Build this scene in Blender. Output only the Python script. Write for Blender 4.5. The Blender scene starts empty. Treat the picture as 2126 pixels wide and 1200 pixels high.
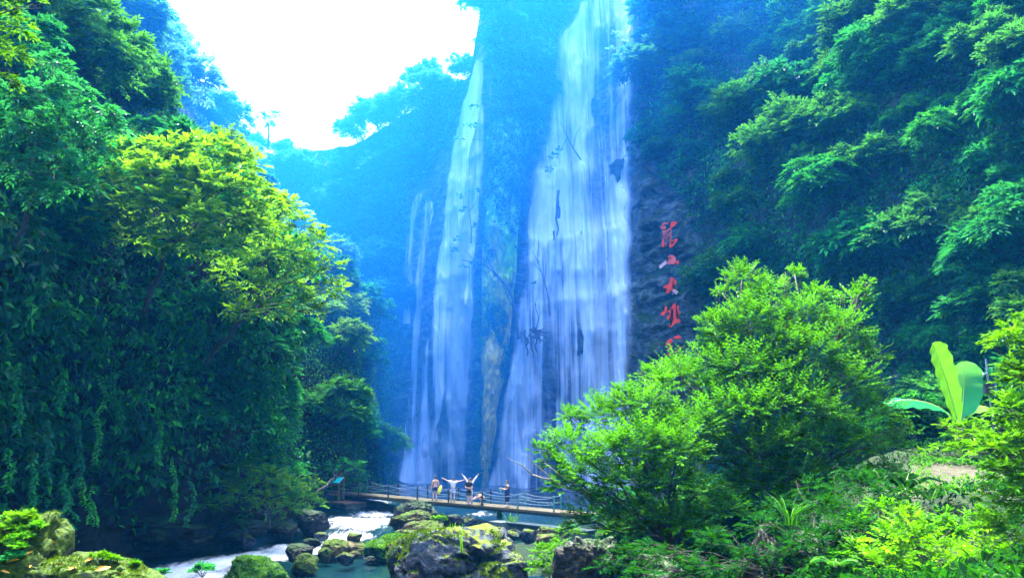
import bpy, bmesh, math, random
import numpy as np
from mathutils import Vector, Matrix
R = math.radians
random.seed(7)
SC = bpy.context.scene
COL = SC.collection
# ------------------------------------------------------------------ camera, sky, sun, exposure
FPX, CX, CY, HOR, ZC = 1653.6, 1063.0, 600.0, 900.0, 6.6      # focal length in photo pixels, horizon row, eye height above water
TH = math.atan((HOR - CY) / FPX)
cam = bpy.data.cameras.new('camera'); cam.sensor_width = 36; cam.lens = 28; cam.clip_end = 2000; cam.clip_start = 0.1
cam_o = bpy.data.objects.new('camera', cam); COL.objects.link(cam_o)
cam_o.location = (0, 0, ZC); cam_o.rotation_euler = (math.pi / 2 + TH, 0, 0)
SC.camera = cam_o
SUN_AZ, SUN_EL = R(-12), R(69)            # azimuth measured from +Y (view direction) clockwise to the right
world = bpy.data.worlds.new('World'); SC.world = world; world.use_nodes = True
wn = world.node_tree.nodes; wl = world.node_tree.links
sky = wn.new('ShaderNodeTexSky'); sky.sky_type = 'NISHITA'; sky.sun_disc = False
sky.sun_elevation = SUN_EL; sky.sun_rotation = SUN_AZ; sky.air_density = 1.0; sky.dust_density = 7.0; sky.ozone_density = 2.0
bg = wn['Background']; bg.inputs['Strength'].default_value = 0.15
wl.new(sky.outputs[0], bg.inputs['Color'])
sun = bpy.data.lights.new('sun', 'SUN'); sun.energy = 3.2; sun.angle = R(5.0); sun.color = (1.0, 0.95, 0.82)
sun_o = bpy.data.objects.new('sun', sun); COL.objects.link(sun_o); sun_o.location = (0, 0, 80)
sd = Vector((math.sin(SUN_AZ) * math.cos(SUN_EL), math.cos(SUN_AZ) * math.cos(SUN_EL), math.sin(SUN_EL)))
sun_o.rotation_euler = sd.to_track_quat('Z', 'Y').to_euler()
vs = SC.view_settings; vs.view_transform = 'Standard'; vs.look = 'None'; vs.gamma = 1; vs.use_curve_mapping = False
vs.exposure = 3.45
SC.render.engine = 'CYCLES'
cy = SC.cycles
cy.use_denoising = True
cy.max_bounces = 6; cy.diffuse_bounces = 3; cy.glossy_bounces = 2; cy.transmission_bounces = 4; cy.transparent_max_bounces = 12; cy.volume_bounces = 2
cy.use_adaptive_sampling = True; cy.adaptive_threshold = 0.02
cy.caustics_reflective = False; cy.caustics_refractive = False
HAZE_DENSITY, MIST_DENSITY, HAZE_COLOR, HAZE_G = 0.0004, 0.0125, (0.02, 0.31, 1.0, 1), 0.3

# ------------------------------------------------------------------ small maths
CT, ST = math.cos(TH), math.sin(TH)
def ray(px, py):
    dx = (np.asarray(px, float) - CX) / FPX; dy = (CY - np.asarray(py, float)) / FPX
    return dx, CT - dy * ST, dy * CT + ST
def at(px, py, Y):
    x, y, z = ray(px, py); s = np.asarray(Y, float) / y
    return np.stack([x * s, y * s, ZC + z * s], -1)
def gp(px, py, zp=0.0):
    x, y, z = ray(px, py); s = (zp - ZC) / z
    return np.stack([x * s, y * s, np.zeros_like(x * s) + zp], -1)
def XYZ(px, Y, Z):
    px, Y, Z = np.broadcast_arrays(np.asarray(px, float), np.asarray(Y, float), np.asarray(Z, float))
    return np.stack([(px - CX) / FPX * (Y * CT + (Z - ZC) * ST), Y, Z], -1)
def topix(P):
    P = np.asarray(P, float); y = P[..., 1]; z = P[..., 2] - ZC
    d = y * CT + z * ST; v = -y * ST + z * CT
    return CX + P[..., 0] / d * FPX, CY - v / d * FPX
def norm(a): return a / np.maximum(np.linalg.norm(a, axis=-1, keepdims=True), 1e-9)
def _h(ix, iy, iz, s):
    h = (ix.astype(np.int64) * 374761393 + iy.astype(np.int64) * 668265263 + iz.astype(np.int64) * 1274126177 + s * 362437) & 0xffffffff
    h = ((h ^ (h >> 13)) * 1274126177) & 0xffffffff
    h = ((h ^ (h >> 16)) * 2246822519) & 0xffffffff
    return ((h ^ (h >> 15)) & 0xffffff) / float(0xffffff) * 2 - 1
def vn(P, s=0):
    P = np.asarray(P, float); i = np.floor(P); f = P - i; f = f * f * (3 - 2 * f); i = i.astype(np.int64)
    x, y, z = i[..., 0], i[..., 1], i[..., 2]; fx, fy, fz = f[..., 0], f[..., 1], f[..., 2]
    def L(a, b, t): return a + (b - a) * t
    return L(L(L(_h(x, y, z, s), _h(x + 1, y, z, s), fx), L(_h(x, y + 1, z, s), _h(x + 1, y + 1, z, s), fx), fy),
             L(L(_h(x, y, z + 1, s), _h(x + 1, y, z + 1, s), fx), L(_h(x, y + 1, z + 1, s), _h(x + 1, y + 1, z + 1, s), fx), fy), fz)
def fbm(P, o=4, s=0, g=0.5):
    P = np.asarray(P, float); r = 0; a = 1; t = 0
    for k in range(o):
        r = r + a * vn(P * 2 ** k + 17.3 * k, s + k); t += a; a *= g
    return r / t
def sstep(a, b, x):
    t = np.clip((np.asarray(x, float) - a) / (b - a), 0, 1); return t * t * (3 - 2 * t)

# ------------------------------------------------------------------ mesh and object helpers
def mesh_np(name, V, F, mat=None, smooth=False, attrs=None, uv=None):
    V = np.asarray(V, np.float32); F = np.asarray(F, np.int32); n = F.shape[1]
    me = bpy.data.meshes.new(name)
    me.vertices.add(len(V)); me.vertices.foreach_set('co', V.ravel())
    me.loops.add(F.size); me.loops.foreach_set('vertex_index', F.ravel())
    me.polygons.add(len(F)); me.polygons.foreach_set('loop_start', np.arange(0, F.size, n, dtype=np.int32))
    me.polygons.foreach_set('use_smooth', np.full(len(F), smooth, bool))
    for k, a in (attrs or {}).items():
        at_ = me.attributes.new(k, 'FLOAT', 'POINT'); at_.data.foreach_set('value', np.asarray(a, np.float32).ravel())
    if uv is not None:
        l = me.uv_layers.new(name='UVMap'); l.data.foreach_set('uv', np.asarray(uv, np.float32)[F.ravel()].ravel())
    me.update(calc_edges=True); me.validate()
    if mat: me.materials.append(mat)
    return me
class MB:
    """collects quads / polygons of one mesh"""
    def __init__(s): s.V = []; s.F = []; s.n = 0
    def add(s, V, F):
        s.V += [tuple(v) for v in V]; s.F += [tuple(i + s.n for i in f) for f in F]; s.n = len(s.V); return s
    def box(s, c, h, rz=0, M=None):
        v = [Vector((x * h[0], y * h[1], z * h[2])) for x in (-1, 1) for y in (-1, 1) for z in (-1, 1)]
        rot = M if M is not None else Matrix.Rotation(rz, 3, 'Z')
        v = [rot @ q + Vector(c) for q in v]
        return s.add(v, [(0, 1, 3, 2), (4, 6, 7, 5), (0, 4, 5, 1), (2, 3, 7, 6), (0, 2, 6, 4), (1, 5, 7, 3)])
    def tube(s, pts, rad, k=6, cap=True):
        pts = [Vector(p) for p in pts]
        if not hasattr(rad, '__len__'): rad = [rad] * len(pts)
        V = []; F = []
        for i, p in enumerate(pts):
            d = (pts[min(i + 1, len(pts) - 1)] - pts[max(i - 1, 0)]).normalized()
            a = d.cross(Vector((0.31, 0.12, 0.94)) if abs(d.z) < 0.9 else Vector((1, 0.1, 0))).normalized(); b = d.cross(a)
            for j in range(k):
                t = 2 * math.pi * j / k; V.append(p + (a * math.cos(t) + b * math.sin(t)) * rad[i])
        for i in range(len(pts) - 1):
            for j in range(k):
                j2 = (j + 1) % k; F.append((i * k + j, i * k + j2, (i + 1) * k + j2, (i + 1) * k + j))
        if cap: F.append(tuple(reversed(range(k)))); F.append(tuple((len(pts) - 1) * k + j for j in range(k)))
        return s.add(V, F)
    def mesh(s, name, mat, smooth=False):
        me = bpy.data.meshes.new(name); me.from_pydata(s.V, [], s.F); me.update()
        if mat: me.materials.append(mat)
        if smooth: me.polygons.foreach_set('use_smooth', np.full(len(me.polygons), True))
        return me
def tag(o, label=None, cat=None, group=None, kind=None):
    if label: o['label'] = label
    if cat: o['category'] = cat
    if group: o['group'] = group
    if kind: o['kind'] = kind
    return o
def obj(name, me, parent=None, loc=(0, 0, 0), rot=(0, 0, 0), sc=(1, 1, 1), **k):
    o = bpy.data.objects.new(name, me); COL.objects.link(o); o.location = loc; o.rotation_euler = rot
    o.scale = sc if hasattr(sc, '__len__') else (sc, sc, sc)
    o.parent = parent
    return tag(o, **k)
def empty(name, loc=(0, 0, 0), rz=0, sc=1, **k):
    o = obj(name, None, None, loc, (0, 0, rz), sc, **k); o.empty_display_size = 0.3; return o
def grid_mesh(name, P, mat, smooth=True, attrs=None, uv=None, keep=None):
    nv, nu = P.shape[:2]; idx = np.arange(nu * nv).reshape(nv, nu)
    F = np.stack([idx[:-1, :-1], idx[:-1, 1:], idx[1:, 1:], idx[1:, :-1]], -1).reshape(-1, 4)
    if keep is not None: F = F[keep.reshape(-1)]
    return mesh_np(name, P.reshape(-1, 3), F, mat, smooth, attrs, uv)

# ------------------------------------------------------------------ materials
def newmat(name):
    m = bpy.data.materials.new(name); m.use_nodes = True; nt = m.node_tree; nt.nodes.clear()
    out = nt.nodes.new('ShaderNodeOutputMaterial'); return m, nt, out
def N(nt, t, **k):
    n = nt.nodes.new(t)
    for a, b in k.items():
        if a.startswith('i_'): n.inputs[int(a[2:]) if a[2:].isdigit() else a[2:].replace('_', ' ')].default_value = b
        else: setattr(n, a, b)
    return n
def ramp(nt, stops, interp='LINEAR'):
    r = nt.nodes.new('ShaderNodeValToRGB'); r.color_ramp.interpolation = interp; e = r.color_ramp.elements
    while len(e) < len(stops): e.new(0.5)
    for q, (p, c) in zip(e, stops):
        q.position = p; q.color = (*c, 1) if hasattr(c, '__len__') else (c, c, c, 1)
    return r
def mixc(nt, fac, a, b, mode='MIX'):
    m = nt.nodes.new('ShaderNodeMix'); m.data_type = 'RGBA'; m.blend_type = mode
    for s, v in ((0, fac), (6, a), (7, b)):
        if hasattr(v, 'is_linked'): nt.links.new(v, m.inputs[s])
        else: m.inputs[s].default_value = v if not (s and len(v) == 3) else (*v, 1)
    return m.outputs[2]
def mth(nt, op, a, b=0.5, clamp=False):
    m = nt.nodes.new('ShaderNodeMath'); m.operation = op; m.use_clamp = clamp
    for s, v in ((0, a), (1, b)):
        if hasattr(v, 'is_linked'): nt.links.new(v, m.inputs[s])
        else: m.inputs[s].default_value = v
    return m.outputs[0]
def noise_t(nt, scale, detail=4, vec=None, rough=0.55, dist=0.0):
    n = N(nt, 'ShaderNodeTexNoise'); n.inputs['Scale'].default_value = scale; n.inputs['Detail'].default_value = detail
    n.inputs['Roughness'].default_value = rough; n.inputs['Distortion'].default_value = dist
    if vec is not None: nt.links.new(vec, n.inputs['Vector'])
    return n.outputs['Fac']
def simple(name, c, rough=0.7, metal=0.0, var=0.25, scale=6.0, bump=0.0, spec=0.4):
    m, nt, out = newmat(name); p = N(nt, 'ShaderNodeBsdfPrincipled'); p.inputs['Roughness'].default_value = rough
    p.inputs['Metallic'].default_value = metal; p.inputs['Specular IOR Level'].default_value = spec
    tc = N(nt, 'ShaderNodeTexCoord'); f = noise_t(nt, scale, 5, tc.outputs['Object'])
    r = ramp(nt, [(0.3, tuple(x * (1 - var) for x in c)), (0.7, tuple(min(1, x * (1 + var)) for x in c))])
    nt.links.new(f, r.inputs[0]); nt.links.new(r.outputs[0], p.inputs['Base Color'])
    if bump:
        b = N(nt, 'ShaderNodeBump'); b.inputs['Strength'].default_value = bump; b.inputs['Distance'].default_value = 0.05
        nt.links.new(f, b.inputs['Height']); nt.links.new(b.outputs[0], p.inputs['Normal'])
    nt.links.new(p.outputs[0], out.inputs[0]); return m
def leaf(name, dark, mid, light, transl=0.35, tcol=(0.25, 0.5, 0.02), rough=0.42, hue=0.03, spec=0.05):
    m, nt, out = newmat(name)
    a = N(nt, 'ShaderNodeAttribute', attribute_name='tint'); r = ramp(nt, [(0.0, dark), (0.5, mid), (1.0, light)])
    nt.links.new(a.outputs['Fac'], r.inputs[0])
    oi = N(nt, 'ShaderNodeObjectInfo'); hs = N(nt, 'ShaderNodeHueSaturation')
    mr = N(nt, 'ShaderNodeMapRange'); mr.inputs[3].default_value = 0.5 - hue; mr.inputs[4].default_value = 0.5 + hue
    nt.links.new(oi.outputs['Random'], mr.inputs[0]); nt.links.new(mr.outputs[0], hs.inputs['Hue'])
    mv = N(nt, 'ShaderNodeMapRange'); mv.inputs[3].default_value = 1.35; mv.inputs[4].default_value = 0.6
    nt.links.new(oi.outputs['Random'], mv.inputs[0]); nt.links.new(mv.outputs[0], hs.inputs['Value'])
    nt.links.new(r.outputs[0], hs.inputs['Color'])
    p = N(nt, 'ShaderNodeBsdfPrincipled'); p.inputs['Roughness'].default_value = rough; p.inputs['Specular IOR Level'].default_value = spec
    nt.links.new(hs.outputs[0], p.inputs['Base Color'])
    t = N(nt, 'ShaderNodeBsdfTranslucent'); nt.links.new(mixc(nt, 0.6, hs.outputs[0], tcol), t.inputs[0])
    mx = N(nt, 'ShaderNodeMixShader'); mx.inputs[0].default_value = transl
    nt.links.new(p.outputs[0], mx.inputs[1]); nt.links.new(t.outputs[0], mx.inputs[2]); nt.links.new(mx.outputs[0], out.inputs[0]); return m
def rock(name, c1, c2, moss=0.5, mcol=(0.10, 0.17, 0.008), mcol2=(0.03, 0.09, 0.006), sc=1.0, bump=0.6, strata=0.0, rough=0.75):
    m, nt, out = newmat(name); p = N(nt, 'ShaderNodeBsdfPrincipled'); p.inputs['Roughness'].default_value = rough; p.inputs['Specular IOR Level'].default_value = 0.15
    tc = N(nt, 'ShaderNodeTexCoord'); geo = N(nt, 'ShaderNodeNewGeometry'); pos = geo.outputs['Position']
    vec = pos
    if strata:
        mp = N(nt, 'ShaderNodeMapping'); mp.inputs['Scale'].default_value = (1, 1, strata); nt.links.new(pos, mp.inputs[0]); vec = mp.outputs[0]
    f1 = noise_t(nt, 1.3 * sc, 8, vec, 0.65, 0.6); f2 = noise_t(nt, 6.0 * sc, 6, vec, 0.6, 0.3); f3 = noise_t(nt, 0.9 * sc, 5, pos, 0.6)
    r = ramp(nt, [(0.30, tuple(x * 0.35 for x in c1)), (0.45, c1), (0.62, c2), (0.75, tuple(min(1, x * 1.25) for x in c2))])
    nt.links.new(f1, r.inputs[0])
    r2 = ramp(nt, [(0.35, 0.45), (0.6, 1.0)]); nt.links.new(f2, r2.inputs[0])
    colr = mixc(nt, 0.7, r.outputs[0], r2.outputs[0], 'MULTIPLY')
    sx = N(nt, 'ShaderNodeSeparateXYZ'); nt.links.new(geo.outputs['Normal'], sx.inputs[0])
    v = mth(nt, 'ADD', mth(nt, 'MULTIPLY', sx.outputs[2], 0.55), mth(nt, 'MULTIPLY', f3, 1.3))
    v = mth(nt, 'ADD', v, mth(nt, 'MULTIPLY', f2, 0.45))
    mr = N(nt, 'ShaderNodeMapRange'); mr.inputs[1].default_value = 1.75 - moss; mr.inputs[2].default_value = 1.9 - moss; nt.links.new(v, mr.inputs[0])
    f4 = noise_t(nt, 9 * sc, 4, pos); rm = ramp(nt, [(0.35, mcol2), (0.62, mcol)]); nt.links.new(f4, rm.inputs[0])
    nt.links.new(mixc(nt, mr.outputs[0], colr, rm.outputs[0]), p.inputs['Base Color'])
    b = N(nt, 'ShaderNodeBump'); b.inputs['Strength'].default_value = bump; b.inputs['Distance'].default_value = 0.25 / sc
    hh = mth(nt, 'ADD', f1, mth(nt, 'MULTIPLY', f2, 0.5)); nt.links.new(hh, b.inputs['Height']); nt.links.new(b.outputs[0], p.inputs['Normal'])
    nt.links.new(p.outputs[0], out.inputs[0]); return m

M = {}
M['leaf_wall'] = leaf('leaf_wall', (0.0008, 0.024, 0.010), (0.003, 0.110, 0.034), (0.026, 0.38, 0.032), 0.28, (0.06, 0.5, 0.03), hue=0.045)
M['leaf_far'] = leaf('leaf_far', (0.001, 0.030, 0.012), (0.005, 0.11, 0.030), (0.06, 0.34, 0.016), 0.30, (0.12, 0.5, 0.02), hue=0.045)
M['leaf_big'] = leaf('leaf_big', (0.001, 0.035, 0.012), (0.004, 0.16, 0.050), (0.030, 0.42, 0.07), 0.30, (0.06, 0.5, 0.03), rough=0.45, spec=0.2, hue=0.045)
M['leaf_yellow_lit'] = leaf('leaf_yellow_lit', (0.003, 0.06, 0.006), (0.020, 0.22, 0.003), (0.16, 0.40, 0.001), 0.42, (0.30, 0.65, 0.0))  # yellow foliage; also puts sunlight into the colour of lit trees
M['leaf_bush'] = leaf('leaf_bush', (0.0005, 0.014, 0.001), (0.004, 0.085, 0.001), (0.12, 0.40, 0.0005), 0.28, (0.14, 0.55, 0.0), hue=0.015)  # wide tint ramp paints the bush's highlights and inner shade
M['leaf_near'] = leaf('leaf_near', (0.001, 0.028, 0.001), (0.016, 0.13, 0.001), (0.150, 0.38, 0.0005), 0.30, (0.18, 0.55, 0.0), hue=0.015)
M['leaf_shaded'] = leaf('leaf_shaded', (0.0004, 0.006, 0.0015), (0.001, 0.019, 0.003), (0.005, 0.07, 0.004), 0.2, (0.04, 0.3, 0.005), rough=0.75, spec=0.02)  # shade beneath the bush and on the bank put into the leaf colour
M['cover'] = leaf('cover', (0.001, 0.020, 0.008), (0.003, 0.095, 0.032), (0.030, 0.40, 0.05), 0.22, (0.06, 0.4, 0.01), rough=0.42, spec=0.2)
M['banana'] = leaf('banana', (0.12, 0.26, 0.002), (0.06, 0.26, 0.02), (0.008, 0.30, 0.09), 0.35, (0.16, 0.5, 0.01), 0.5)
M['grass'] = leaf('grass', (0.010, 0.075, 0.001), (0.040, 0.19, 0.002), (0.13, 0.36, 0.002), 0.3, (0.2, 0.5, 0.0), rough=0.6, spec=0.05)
M['dry_leaf'] = simple('dry_leaf', (0.55, 0.28, 0.02), 0.6, var=0.3)
M['bark'] = simple('bark', (0.05, 0.045, 0.035), 0.9, var=0.5, scale=9, bump=0.5)
M['bark_pale'] = simple('bark_pale', (0.16, 0.15, 0.11), 0.9, var=0.4, scale=9, bump=0.4)
M['cliff'] = rock('cliff', (0.030, 0.048, 0.046), (0.15, 0.20, 0.19), 0.70, (0.02, 0.06, 0.012), (0.008, 0.03, 0.010), 0.45, 0.9, 2.2)
M['soil'] = rock('soil', (0.012, 0.013, 0.010), (0.030, 0.030, 0.022), 0.75, (0.012, 0.035, 0.006), (0.006, 0.02, 0.004), 0.6, 0.8)
def rib_mat():
    m, nt, out = newmat('rib'); geo = N(nt, 'ShaderNodeNewGeometry'); mp = N(nt, 'ShaderNodeMapping'); mp.inputs['Scale'].default_value = (1, 1, 0.4); nt.links.new(geo.outputs['Position'], mp.inputs[0])
    f1 = noise_t(nt, 0.9, 8, mp.outputs[0], 0.65, 0.5); f2 = noise_t(nt, 2.6, 6, mp.outputs[0], 0.6, 0.3)
    g = ramp(nt, [(0.3, (0.05, 0.26, 0.001)), (0.5, (0.14, 0.50, 0.001)), (0.7, (0.34, 0.62, 0.002))]); t = ramp(nt, [(0.3, (0.16, 0.15, 0.01)), (0.5, (0.50, 0.42, 0.03)), (0.7, (0.75, 0.60, 0.08))]); nt.links.new(f1, g.inputs[0]); nt.links.new(f2, t.inputs[0])
    a = N(nt, 'ShaderNodeAttribute', attribute_name='tan'); mr = N(nt, 'ShaderNodeMapRange'); mr.inputs[1].default_value = 0.35; mr.inputs[2].default_value = 0.75; nt.links.new(a.outputs['Fac'], mr.inputs[0])
    p = N(nt, 'ShaderNodeBsdfPrincipled'); p.inputs['Roughness'].default_value = 0.85; p.inputs['Specular IOR Level'].default_value = 0.1; nt.links.new(mixc(nt, mr.outputs[0], g.outputs[0], t.outputs[0]), p.inputs['Base Color'])
    b = N(nt, 'ShaderNodeBump'); b.inputs['Strength'].default_value = 0.9; b.inputs['Distance'].default_value = 0.5; nt.links.new(mth(nt, 'ADD', f1, mth(nt, 'MULTIPLY', f2, 0.6)), b.inputs['Height']); nt.links.new(b.outputs[0], p.inputs['Normal']); nt.links.new(p.outputs[0], out.inputs[0]); return m
M['rib'] = rib_mat()
M['rock_grey'] = rock('rock_grey', (0.010, 0.016, 0.026), (0.065, 0.092, 0.13), 0.52, (0.11, 0.15, 0.003), (0.03, 0.075, 0.003), 1.6, 1.0)
M['rock_mossy'] = rock('rock_mossy', (0.016, 0.018, 0.012), (0.07, 0.075, 0.055), 0.95, (0.05, 0.095, 0.002), (0.010, 0.035, 0.002), 1.6, 1.0)
M['rock_tan'] = rock('rock_tan', (0.045, 0.04, 0.018), (0.15, 0.13, 0.055), 0.52, (0.06, 0.11, 0.003), (0.06, 0.12, 0.008), 1.1, 1.0)
M['rock_wet_shaded'] = rock('rock_wet_shaded', (0.003, 0.005, 0.004), (0.014, 0.018, 0.015), 0.6, (0.02, 0.06, 0.01), (0.01, 0.035, 0.008), 0.8, 0.9, rough=0.4)  # wet rock, colour lowered further to paint the shade under the bush
M['rock_green'] = rock('rock_green', (0.02, 0.025, 0.02), (0.07, 0.085, 0.08), 1.15, (0.045, 0.15, 0.002), (0.008, 0.05, 0.002), 1.8, 1.0)
M['sand'] = simple('sand', (0.030, 0.029, 0.013), 0.95, var=0.6, scale=4, bump=0.6)
M['wood'] = simple('wood', (0.10, 0.085, 0.040), 0.8, var=0.35, scale=5, bump=0.3)
M['steel'] = simple('steel', (0.035, 0.06, 0.055), 0.5, 0.3, 0.3, 4)
M['steel_teal'] = simple('steel_teal', (0.05, 0.22, 0.22), 0.45, 0.2, 0.2, 4)
M['pipe'] = simple('pipe', (0.02, 0.045, 0.055), 0.5, 0.2, 0.3, 2)
M['rope'] = simple('rope', (0.14, 0.22, 0.28), 0.6, 0.2, 0.2, 8)
M['concrete'] = simple('concrete', (0.09, 0.12, 0.11), 0.9, var=0.4, scale=1.2, bump=0.5)
M['canopy'] = simple('canopy', (0.02, 0.75, 0.72), 0.4, var=0.08, scale=3)
M['brown'] = simple('brown', (0.16, 0.09, 0.05), 0.8, var=0.3)
M['red'] = simple('red', (0.92, 0.030, 0.003), 0.45, var=0.2, scale=1.2)
M['red_faded'] = simple('red_faded', (0.80, 0.10, 0.08), 0.5, var=0.3, scale=1.2)
M['red_dull'] = simple('red_dull', (0.50, 0.05, 0.02), 0.6, var=0.4, scale=1.2)
M['white_paint'] = simple('white_paint', (0.70, 0.42, 0.46), 0.5, var=0.15, scale=1.2)
M['skin'] = simple('skin', (0.62, 0.36, 0.24), 0.55, var=0.06)
M['hair'] = simple('hair', (0.012, 0.010, 0.010), 0.5, var=0.2)
M['cloth_white'] = simple('cloth_white', (0.78, 0.74, 0.78), 0.9, var=0.06)
M['cloth_black'] = simple('cloth_black', (0.015, 0.016, 0.02), 0.9, var=0.2)
M['cloth_navy'] = simple('cloth_navy', (0.015, 0.03, 0.10), 0.9, var=0.2)
M['cloth_blue'] = simple('cloth_blue', (0.03, 0.12, 0.55), 0.9, var=0.15)
M['cloth_pale'] = simple('cloth_pale', (0.45, 0.50, 0.70), 0.9, var=0.1)
M['cloth_grey'] = simple('cloth_grey', (0.16, 0.17, 0.17), 0.9, var=0.2)
M['yellow'] = simple('yellow', (0.75, 0.80, 0.02), 0.4, var=0.1)
M['lime'] = simple('lime', (0.25, 0.75, 0.12), 0.3, var=0.1)
M['globe'] = simple('globe', (0.80, 0.80, 0.85), 0.3, var=0.05)
M['dark_box'] = simple('dark_box', (0.03, 0.035, 0.05), 0.5, var=0.2)

def fall_mat(name, su, sv, lo, hi, amax, col=(0.80, 0.90, 0.98)):
    m, nt, out = newmat(name); uvn = N(nt, 'ShaderNodeUVMap'); uvn.uv_map = 'UVMap'
    def streak(a, b, det, dist):
        mp = N(nt, 'ShaderNodeMapping'); mp.inputs['Scale'].default_value = (a, b, 1); nt.links.new(uvn.outputs[0], mp.inputs[0])
        return noise_t(nt, 1.0, det, mp.outputs[0], 0.6, dist)
    f = mth(nt, 'ADD', mth(nt, 'MULTIPLY', streak(su, sv, 6, 0.3), 0.45), mth(nt, 'MULTIPLY', streak(su * 3.6, sv * 1.3, 5, 0.3), 0.45))
    f = mth(nt, 'ADD', f, mth(nt, 'MULTIPLY', streak(su * 1.2, sv * 6.0, 6, 1.2), 0.10))
    a = N(nt, 'ShaderNodeAttribute', attribute_name='dens')
    v = mth(nt, 'ADD', f, mth(nt, 'SUBTRACT', a.outputs['Fac'], 0.5))
    mr = N(nt, 'ShaderNodeMapRange'); mr.interpolation_type = 'SMOOTHSTEP'
    for k, x in ((1, lo), (2, hi), (3, 0.0), (4, amax)): mr.inputs[k].default_value = x
    nt.links.new(v, mr.inputs[0])
    e = N(nt, 'ShaderNodeAttribute', attribute_name='edge')
    al = mth(nt, 'MULTIPLY', mr.outputs[0], e.outputs['Fac'])
    d = N(nt, 'ShaderNodeBsdfDiffuse'); d.inputs[0].default_value = (*col, 1)
    t = N(nt, 'ShaderNodeBsdfTranslucent'); t.inputs[0].default_value = (*col, 1)
    b = N(nt, 'ShaderNodeBump'); b.inputs['Strength'].default_value = 0.7; b.inputs['Distance'].default_value = 0.4
    nt.links.new(f, b.inputs['Height']); nt.links.new(b.outputs[0], d.inputs['Normal'])
    ms = N(nt, 'ShaderNodeMixShader'); ms.inputs[0].default_value = 0.25; nt.links.new(d.outputs[0], ms.inputs[1]); nt.links.new(t.outputs[0], ms.inputs[2])
    tr = N(nt, 'ShaderNodeBsdfTransparent'); mx = N(nt, 'ShaderNodeMixShader')
    nt.links.new(al, mx.inputs[0]); nt.links.new(tr.outputs[0], mx.inputs[1]); nt.links.new(ms.outputs[0], mx.inputs[2]); nt.links.new(mx.outputs[0], out.inputs[0]); return m
M['fall'] = fall_mat('fall', 15, 0.5, 0.36, 0.66, 0.98)
M['fall_soft'] = fall_mat('fall_soft', 8, 0.4, 0.34, 0.70, 0.74)
def river_mat():
    m, nt, out = newmat('river_water'); geo = N(nt, 'ShaderNodeNewGeometry')
    mp = N(nt, 'ShaderNodeMapping'); mp.inputs['Rotation'].default_value = (0, 0, R(35)); mp.inputs['Scale'].default_value = (1.6, 0.7, 1.0); nt.links.new(geo.outputs['Position'], mp.inputs[0])
    f1 = noise_t(nt, 1.2, 8, mp.outputs[0], 0.65, 0.8); f2 = noise_t(nt, 4.0, 6, mp.outputs[0], 0.6, 0.5); f3 = noise_t(nt, 0.35, 3, mp.outputs[0])
    a = N(nt, 'ShaderNodeAttribute', attribute_name='foam')
    v = mth(nt, 'ADD', mth(nt, 'ADD', mth(nt, 'MULTIPLY', f1, 0.7), mth(nt, 'MULTIPLY', f2, 0.4)), mth(nt, 'SUBTRACT', a.outputs['Fac'], 0.5))
    mr = N(nt, 'ShaderNodeMapRange'); mr.interpolation_type = 'SMOOTHSTEP'; mr.inputs[1].default_value = 0.42; mr.inputs[2].default_value = 0.88; nt.links.new(v, mr.inputs[0])
    r = ramp(nt, [(0.35, (0.001, 0.014, 0.022)), (0.6, (0.003, 0.026, 0.022)), (0.78, (0.014, 0.036, 0.008))]); nt.links.new(f3, r.inputs[0])
    p = N(nt, 'ShaderNodeBsdfPrincipled'); p.inputs['Roughness'].default_value = 0.16; p.inputs['IOR'].default_value = 1.33; nt.links.new(r.outputs[0], p.inputs['Base Color'])
    d = N(nt, 'ShaderNodeBsdfDiffuse'); d.inputs[0].default_value = (0.80, 0.85, 0.90, 1)
    b = N(nt, 'ShaderNodeBump'); b.inputs['Strength'].default_value = 0.6; b.inputs['Distance'].default_value = 0.12; nt.links.new(mth(nt, 'ADD', f1, mth(nt, 'MULTIPLY', f2, 0.5)), b.inputs['Height'])
    nt.links.new(b.outputs[0], p.inputs['Normal']); nt.links.new(b.outputs[0], d.inputs['Normal'])
    mx = N(nt, 'ShaderNodeMixShader'); nt.links.new(mr.outputs[0], mx.inputs[0]); nt.links.new(p.outputs[0], mx.inputs[1]); nt.links.new(d.outputs[0], mx.inputs[2]); nt.links.new(mx.outputs[0], out.inputs[0]); return m
M['river'] = river_mat()

# ------------------------------------------------------------------ the canyon: cliff with the falls and right-hand wall
CPX = np.array([420, 560, 650, 740, 800, 860, 920, 975, 1005, 1060, 1150, 1250, 1322, 1450, 1700, 1950, 2250, 2700, 3300], float)
CD = np.array([[120, 122, 124, 126], [114, 116, 119, 122], [109, 111, 115, 119], [103, 105, 110, 115], [99, 101, 106, 112], [96, 97, 100, 106],
               [93, 92, 94, 99], [91.5, 90, 90.5, 94], [90.5, 88.5, 89.5, 93], [88.5, 87.5, 89, 94], [88, 88, 91, 97], [87, 87.5, 90.5, 97],
               [83.5, 83.5, 87, 96], [77, 78, 82, 94], [63, 65, 70, 85], [50, 53, 58, 74], [36, 40, 46, 62], [20, 24, 32, 48], [8, 12, 18, 34]], float)
CTOP = np.array([335, 315, 315, 305, 270, 240, 190, 165, -20, -120, -160, -180, -200, -250, -300, -350, -450, -700, -1100], float)
def cliff_top_z(px): 
    t = np.interp(px, CPX, CTOP); d = np.stack([np.interp(px, CPX, CD[:, k]) for k in range(4)], -1)[..., 3]
    return at(px, t, d)[..., 2]
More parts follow.
